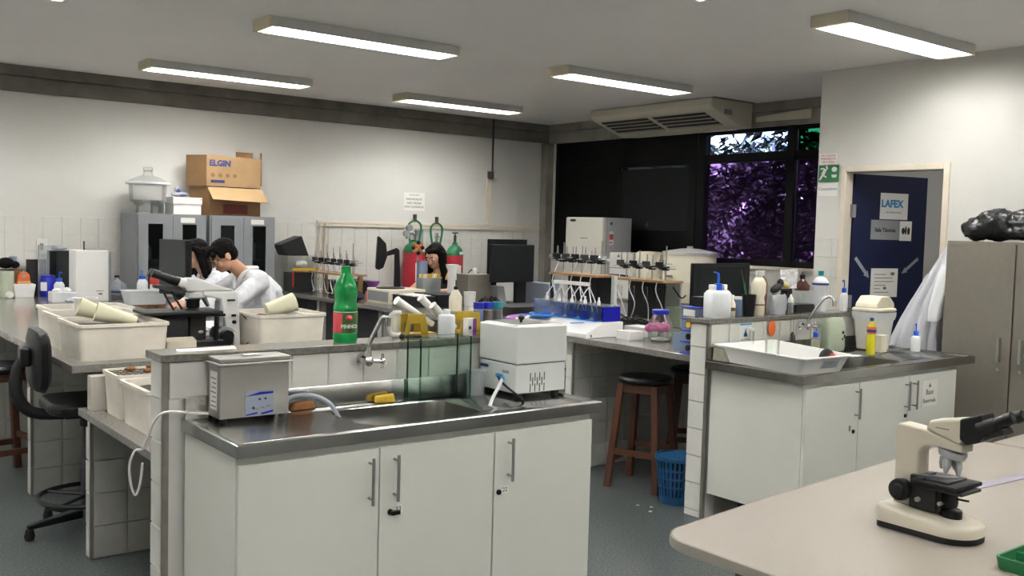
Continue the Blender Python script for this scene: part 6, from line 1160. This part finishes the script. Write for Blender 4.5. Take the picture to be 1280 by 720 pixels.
part('screen', M('black_plastic'), t, MB().box(5.40, 5.85, 7.25, 7.29, 1.14, 1.50), bevel=.006); part('back', M('dark_grey'), t, MB().box(5.405, 5.53, 7.235, 7.249, 1.15, 1.42), bevel=.004); part('stand', M('black_plastic'), t, MB().box(5.44, 5.53, 7.30, 7.34, z + .015, 1.3).box(5.40, 5.62, 7.2, 7.4, z, z + .015), bevel=.004); part('connector', M('paper_grey'), t, MB().box(5.46, 5.485, 7.23, 7.2345, 1.37, 1.38).box(5.46, 5.485, 7.23, 7.2345, 1.24, 1.25))
t = thing('keyboard', 'black keyboard on a black tray before the front monitor', 'keyboard', (5.3, 6.75, z)); part('body', M('black_plastic'), t, MB().hexa([(5.02, 6.62, z), (5.47, 6.62, z), (5.47, 6.80, z), (5.02, 6.80, z)], [(5.02, 6.62, z + .018), (5.47, 6.62, z + .018), (5.47, 6.80, z + .034), (5.02, 6.80, z + .034)]), bevel=.004)
b = MB()
for j in range(5):
    for k in range(17): x = 5.035 + k * .025; y = 6.635 + j * .031; zz = z + .019 + (y - 6.62) / .18 * .016; b.box(x, x + .021, y, y + .026, zz, zz + .006)
part('keys', M('dark_grey'), t, b, kind='stuff')
single('black_case', 'flat black case on the bench edge before the keyboard', 'case', M('black_matte'), MB().box(4.74, 5.25, 6.05, 6.40, z, z + .075), bevel=.006)
single('grey_console', 'grey box with sloped side behind the front monitor stand', 'lab device', M('paper_grey'), MB().hexa([(5.39, 7.08, z), (5.49, 7.08, z), (5.49, 7.2, z), (5.39, 7.2, z)], [(5.37, 7.08, 1.07), (5.45, 7.08, 1.07), (5.45, 7.2, 1.07), (5.37, 7.2, 1.07)]), bevel=.003)
single('grey_unit', 'light grey-blue low cabinet right of the front monitor', 'panel', M('panel_grey'), MB().box(5.80, 5.93, 6.85, 7.30, z, 1.10), bevel=.004)
b = MB()
for k in range(8): b.tube([(5.20 + .03 * k, 7.16 - .02 * k, .906), (5.22 + .02 * k, 7.1, .96 + .01 * (k % 3)), (5.12 + .03 * k, 7.0, .93), (5.1 + .04 * k, 6.9, .906)], .0055, 5)
single('cable_tangle', 'tangle of black cables left of the front monitor', 'cables', M('black_rubber'), b, smooth=True)['kind'] = 'stuff'
t = thing('steel_pan', 'shiny steel pan with white cup behind the tissue bath', 'pan', (5.3, 5.9, z)); part('pan', M('handle_steel'), t, MB().lathe([(.10, 0), (.12, .02), (.13, .09), (.14, .095), (.125, .09), (.11, .02), (0, .01)], (5.44, 5.92, z), 26), smooth=True); part('cup', M('plastic_clear'), t, MB().lathe([(.03, .02), (.045, .15), (.05, .155)], (5.44, 5.92, z), 18), smooth=True)
single('white_unit', 'long white equipment case on the window side behind the monitors', 'lab device', M('bath_grey'), MB().box(6.40, 6.85, 8.6, 9.2, .001, 1.02), bevel=.01)

# ---------------------------------------------------------------- people
def person(label, loc, rz, skin, hair, J, coat=None, coat_m='coat_white', glasses=False, longhair=False, legs_m='jeans'):
    """seated figure; local frame faces +y. J: joints"""
    t = thing('person', label, 'person', (0, 0, 0), None)
    b = MB(); H = Vector(J['head']); tilt = J['tilt']; turn = J.get('turn', 0)
    hips, chest, neck = Vector(J['hips']), Vector(J['chest']), Vector(J['neck'])
    # trunk: pelvis, waist, rib cage, shoulders
    b.ell(hips, (.165, .12, .12)); b.limb(hips + Vector((0, .0, .05)), chest, .125, .135); b.ell(chest, (.17, .12, .15)); b.ell(neck - Vector((0, .02, .07)), (.17, .085, .065))
    HM = Matrix.Translation(H) @ Matrix.Rotation(turn, 4, 'Z') @ Matrix.Rotation(-tilt, 4, 'X')
    b.limb(neck - Vector((0, .01, .05)), HM @ Vector((0, -.025, -.07)), .058, .05)
    for sgn, k in ((-1, 'l'), (1, 'r')):
        sh, el, wr = Vector(J['sh_' + k]), Vector(J['el_' + k]), Vector(J['wr_' + k])
        b.limb(neck - Vector((0, .02, .05)), sh, .06, .057); b.limb(sh, el, .052, .042); b.limb(el, wr, .040, .026)
        d = (wr - el).normalized(); side = d.cross(Vector((0, 0, 1))).normalized() * sgn; dn = d.cross(side).normalized()
        if dn.z > 0: dn = -dn
        pc = wr + d * .05; b.limb(wr, pc, .025, .03); b.limb(wr + d * .035 - side * .02, wr + d * .085 - side * .028, .016, .012); b.limb(wr + d * .035 + side * .02, wr + d * .085 + side * .028, .016, .012)
        for i, L in enumerate((.062, .072, .068, .052)):     # four bent fingers
            o = wr + d * .085 + side * (-.030 + .020 * i); m = o + d * L * .55 + dn * .012; e = m + d * L * .35 + dn * L * .45
            b.limb(o, m, .0095, .0085); b.limb(m, e, .0085, .0075)
        o = wr + d * .03 - side * .028; m = o + d * .04 - side * .022 + dn * .01; b.limb(o, m, .012, .010); b.limb(m, m + d * .03 + side * .006 + dn * .01, .010, .008)
        hp, kn, an = hips + Vector((sgn * .085, .02, -.02)), Vector(J['kn_' + k]), Vector(J['an_' + k])
        b.limb(hp, kn, .085, .058); b.limb(kn, an, .054, .036); b.limb(an + Vector((0, -.03, -.03)), an + Vector((0, .13, -.045)), .036, .028)
    # head: skull, jaw, brow, nose, cheeks, lips, ears
    def h(c, r): b.ell((0, 0, 0), r, 20, 14, HM @ Matrix.Translation(c))
    h((0, -.012, .025), (.076, .095, .088)); h((0, .022, -.04), (.058, .066, .066)); h((0, .052, -.075), (.030, .030, .026)); h((0, .068, .032), (.055, .018, .018))
    h((0, .090, -.008), (.011, .014, .024)); h((0, .100, -.022), (.015, .014, .011)); h((-.035, .062, -.022), (.022, .022, .024)); h((.035, .062, -.022), (.022, .022, .024)); h((0, .081, -.050), (.021, .009, .006)); h((0, .079, -.060), (.018, .009, .007))
    for s in (-1, 1): h((s * .078, -.012, -.005), (.010, .020, .031))
    bo = part('body', M(skin), t, b); remesh(bo, .0065, 4)
    for s in (-1, 1):
        e = part('eye', M('eye_white'), t, MB().ell((0, 0, 0), .0125, 12, 8, HM @ Matrix.Translation((s * .032, .073, .010))), smooth=True)
        part('iris', M('black_plastic'), e, MB().ell((0, 0, 0), (.007, .004, .007), 10, 6, HM @ Matrix.Translation((s * .032, .0835, .008))), smooth=True)
        part('eyebrow', M(hair), t, MB().ell((0, 0, 0), (.020, .006, .0045), 10, 6, HM @ Matrix.Translation((s * .033, .084, .034))), smooth=True)
    part('lips', M('lip'), t, MB().ell((0, 0, 0), (.020, .005, .0075), 10, 6, HM @ Matrix.Translation((0, .0885, -.055))), smooth=True)
    b = MB()
    def hh(c, r): b.ell((0, 0, 0), r, 18, 12, HM @ Matrix.Translation(c))
    hh((0, -.030, .052), (.086, .098, .078)); hh((0, -.055, .0), (.080, .066, .075))
    for k in range(7): hh((-.055 + .018 * k, .055 - .012 * abs(k - 3), .082), (.020, .034, .026))
    if longhair:
        for k in range(9):
            a = PI + PI * k / 8; c0 = HM @ Vector((.082 * math.cos(a), -.02 + .07 * math.sin(a), .02)); dz = J.get('hair', .26)
            b.limb(c0, c0 + Vector((.01 * math.cos(a), -.02 + .015 * math.sin(a) + J.get('hang', 0), -dz + .02 * (k % 2))), .036, .020)
        for s in (-1, 1): c0 = HM @ Vector((s * .072, -.005, .05)); b.limb(c0, c0 + Vector((s * .012, J.get('hang', 0) - .02, -dz * .85)), .026, .015)
    else:
        for s in (-1, 1): hh((s * .070, .015, .035), (.016, .03, .035)); hh((s * .05, .07, .06), (.022, .022, .022))
    remesh(part('hair', M(hair), t, b), .006, 3, (.012, .02))
    if glasses:
        g = MB()
        for s in (-1, 1):
            pts = [HM @ Vector((s * .033 + .024 * math.cos(2 * PI * k / 14), .098, .008 + .018 * math.sin(2 * PI * k / 14))) for k in range(15)]; g.tube(pts, .0022, 6, 0)
            g.tube([HM @ Vector((s * .057, .096, .014)), HM @ Vector((s * .078, .04, .014)), HM @ Vector((s * .082, -.03, .008))], .0022, 6)
        g.tube([HM @ Vector((-.009, .099, .010)), HM @ Vector((.009, .099, .010))], .0022, 6); part('glasses', M('black_plastic'), t, g)
    # trousers / dark clothes below the coat
    b = MB(); b.ell(hips, (.18, .135, .13)); b.limb(hips, chest - Vector((0, 0, .02)), .142, .15)
    for sgn, k in ((-1, 'l'), (1, 'r')): kn, an = Vector(J['kn_' + k]), Vector(J['an_' + k]); b.limb(hips + Vector((sgn * .085, .02, -.02)), kn, .095, .070); b.limb(kn, an + Vector((0, 0, .03)), .066, .05)
    if coat is None: b.ell(chest, (.185, .135, .16)); b.ell(neck - Vector((0, .03, .09)), (.165, .10, .07))
    remesh(part('clothes', M(legs_m), t, b), .012, 4, (.012, .08))
    if coat:
        b = MB(); b.ell(hips + Vector((0, -.01, 0)), (.20, .155, .15)); b.limb(hips + Vector((0, -.01, .03)), chest, .165, .172); b.ell(chest, (.205, .155, .18)); b.ell(neck - Vector((0, .035, .075)), (.195, .105, .075)); b.ell(neck - Vector((0, .03, .02)), (.075, .07, .035))
        for sgn, k in ((-1, 'l'), (1, 'r')):
            sh, el, wr = Vector(J['sh_' + k]), Vector(J['el_' + k]), Vector(J['wr_' + k])
            b.limb(neck - Vector((0, .03, .06)), sh, .075, .078); b.limb(sh, el, .076, .064); b.limb(el, wr - (wr - el) * .08, .062, .046)
            b.limb(hips + Vector((sgn * .09, 0, -.02)), hips + Vector((sgn * .13, .16, -.06)), .12, .10)
        remesh(part('lab_coat', M(coat_m), t, b), .011, 3, (.030, .09))
        c = MB()
        for s in (-1, 1): c.tube([tuple(neck + Vector((s * .012, .075, -.15))), tuple(neck + Vector((s * .06, .06, -.05))), tuple(neck + Vector((s * .072, .0, .005))), tuple(neck + Vector((s * .04, -.07, .015))), tuple(neck + Vector((0, -.085, .015)))], [.016, .018, .018], 8)
        remesh(part('collar', M(coat_m), t, c), .008, 2)
    t.location = loc; t.rotation_euler = (0, 0, rz); return t
seat = dict(hips=(0, 0, .86), kn_l=(-.13, .38, .745), kn_r=(.13, .38, .745), an_l=(-.12, .36, .30), an_r=(.12, .36, .30))
person('young man with black hair and glasses in a white lab coat bending over the bench', (3.10, 7.02, 0), PI / 2, 'skin', 'hair_black',
       dict(seat, chest=(0, .06, 1.03), neck=(0, .17, 1.235), head=(0, .35, 1.335), tilt=.62, sh_l=(-.19, .14, 1.16), sh_r=(.19, .14, 1.16), el_l=(-.24, .36, 1.0), el_r=(.24, .36, 1.0), wr_l=(-.13, .60, .985), wr_r=(.12, .60, .985)), True, 'coat_white', True)
person('woman with dark hair in a white lab coat half hidden behind the left monitor', (3.14, 7.95, 0), PI / 2, 'skin_light', 'hair_black',
       dict(seat, chest=(0, .06, 1.01), neck=(0, .15, 1.18), head=(0, .27, 1.315), tilt=.25, hair=.20, hang=-.03, sh_l=(-.165, .11, 1.10), sh_r=(.165, .11, 1.10), el_l=(-.21, .32, 1.0), el_r=(.21, .32, 1.0), wr_l=(-.10, .47, .985), wr_r=(.10, .47, .985)), True, 'coat_darker', False, True)
person('woman with long dark hair in black looking down at the bench before the gas cylinders', (5.50, 8.12, 0), PI / 2 + .35, 'skin_light', 'hair_brown',
       dict(seat, chest=(0, .04, 1.0), neck=(0, .11, 1.165), head=(0, .19, 1.30), tilt=.42, hair=.27, hang=-.02, sh_l=(-.16, .08, 1.085), sh_r=(.16, .08, 1.085), el_l=(-.24, .24, .965), el_r=(.22, .26, .955), wr_l=(-.12, .45, .965), wr_r=(.10, .47, .965)), None, legs_m='cloth_dark', longhair=True)
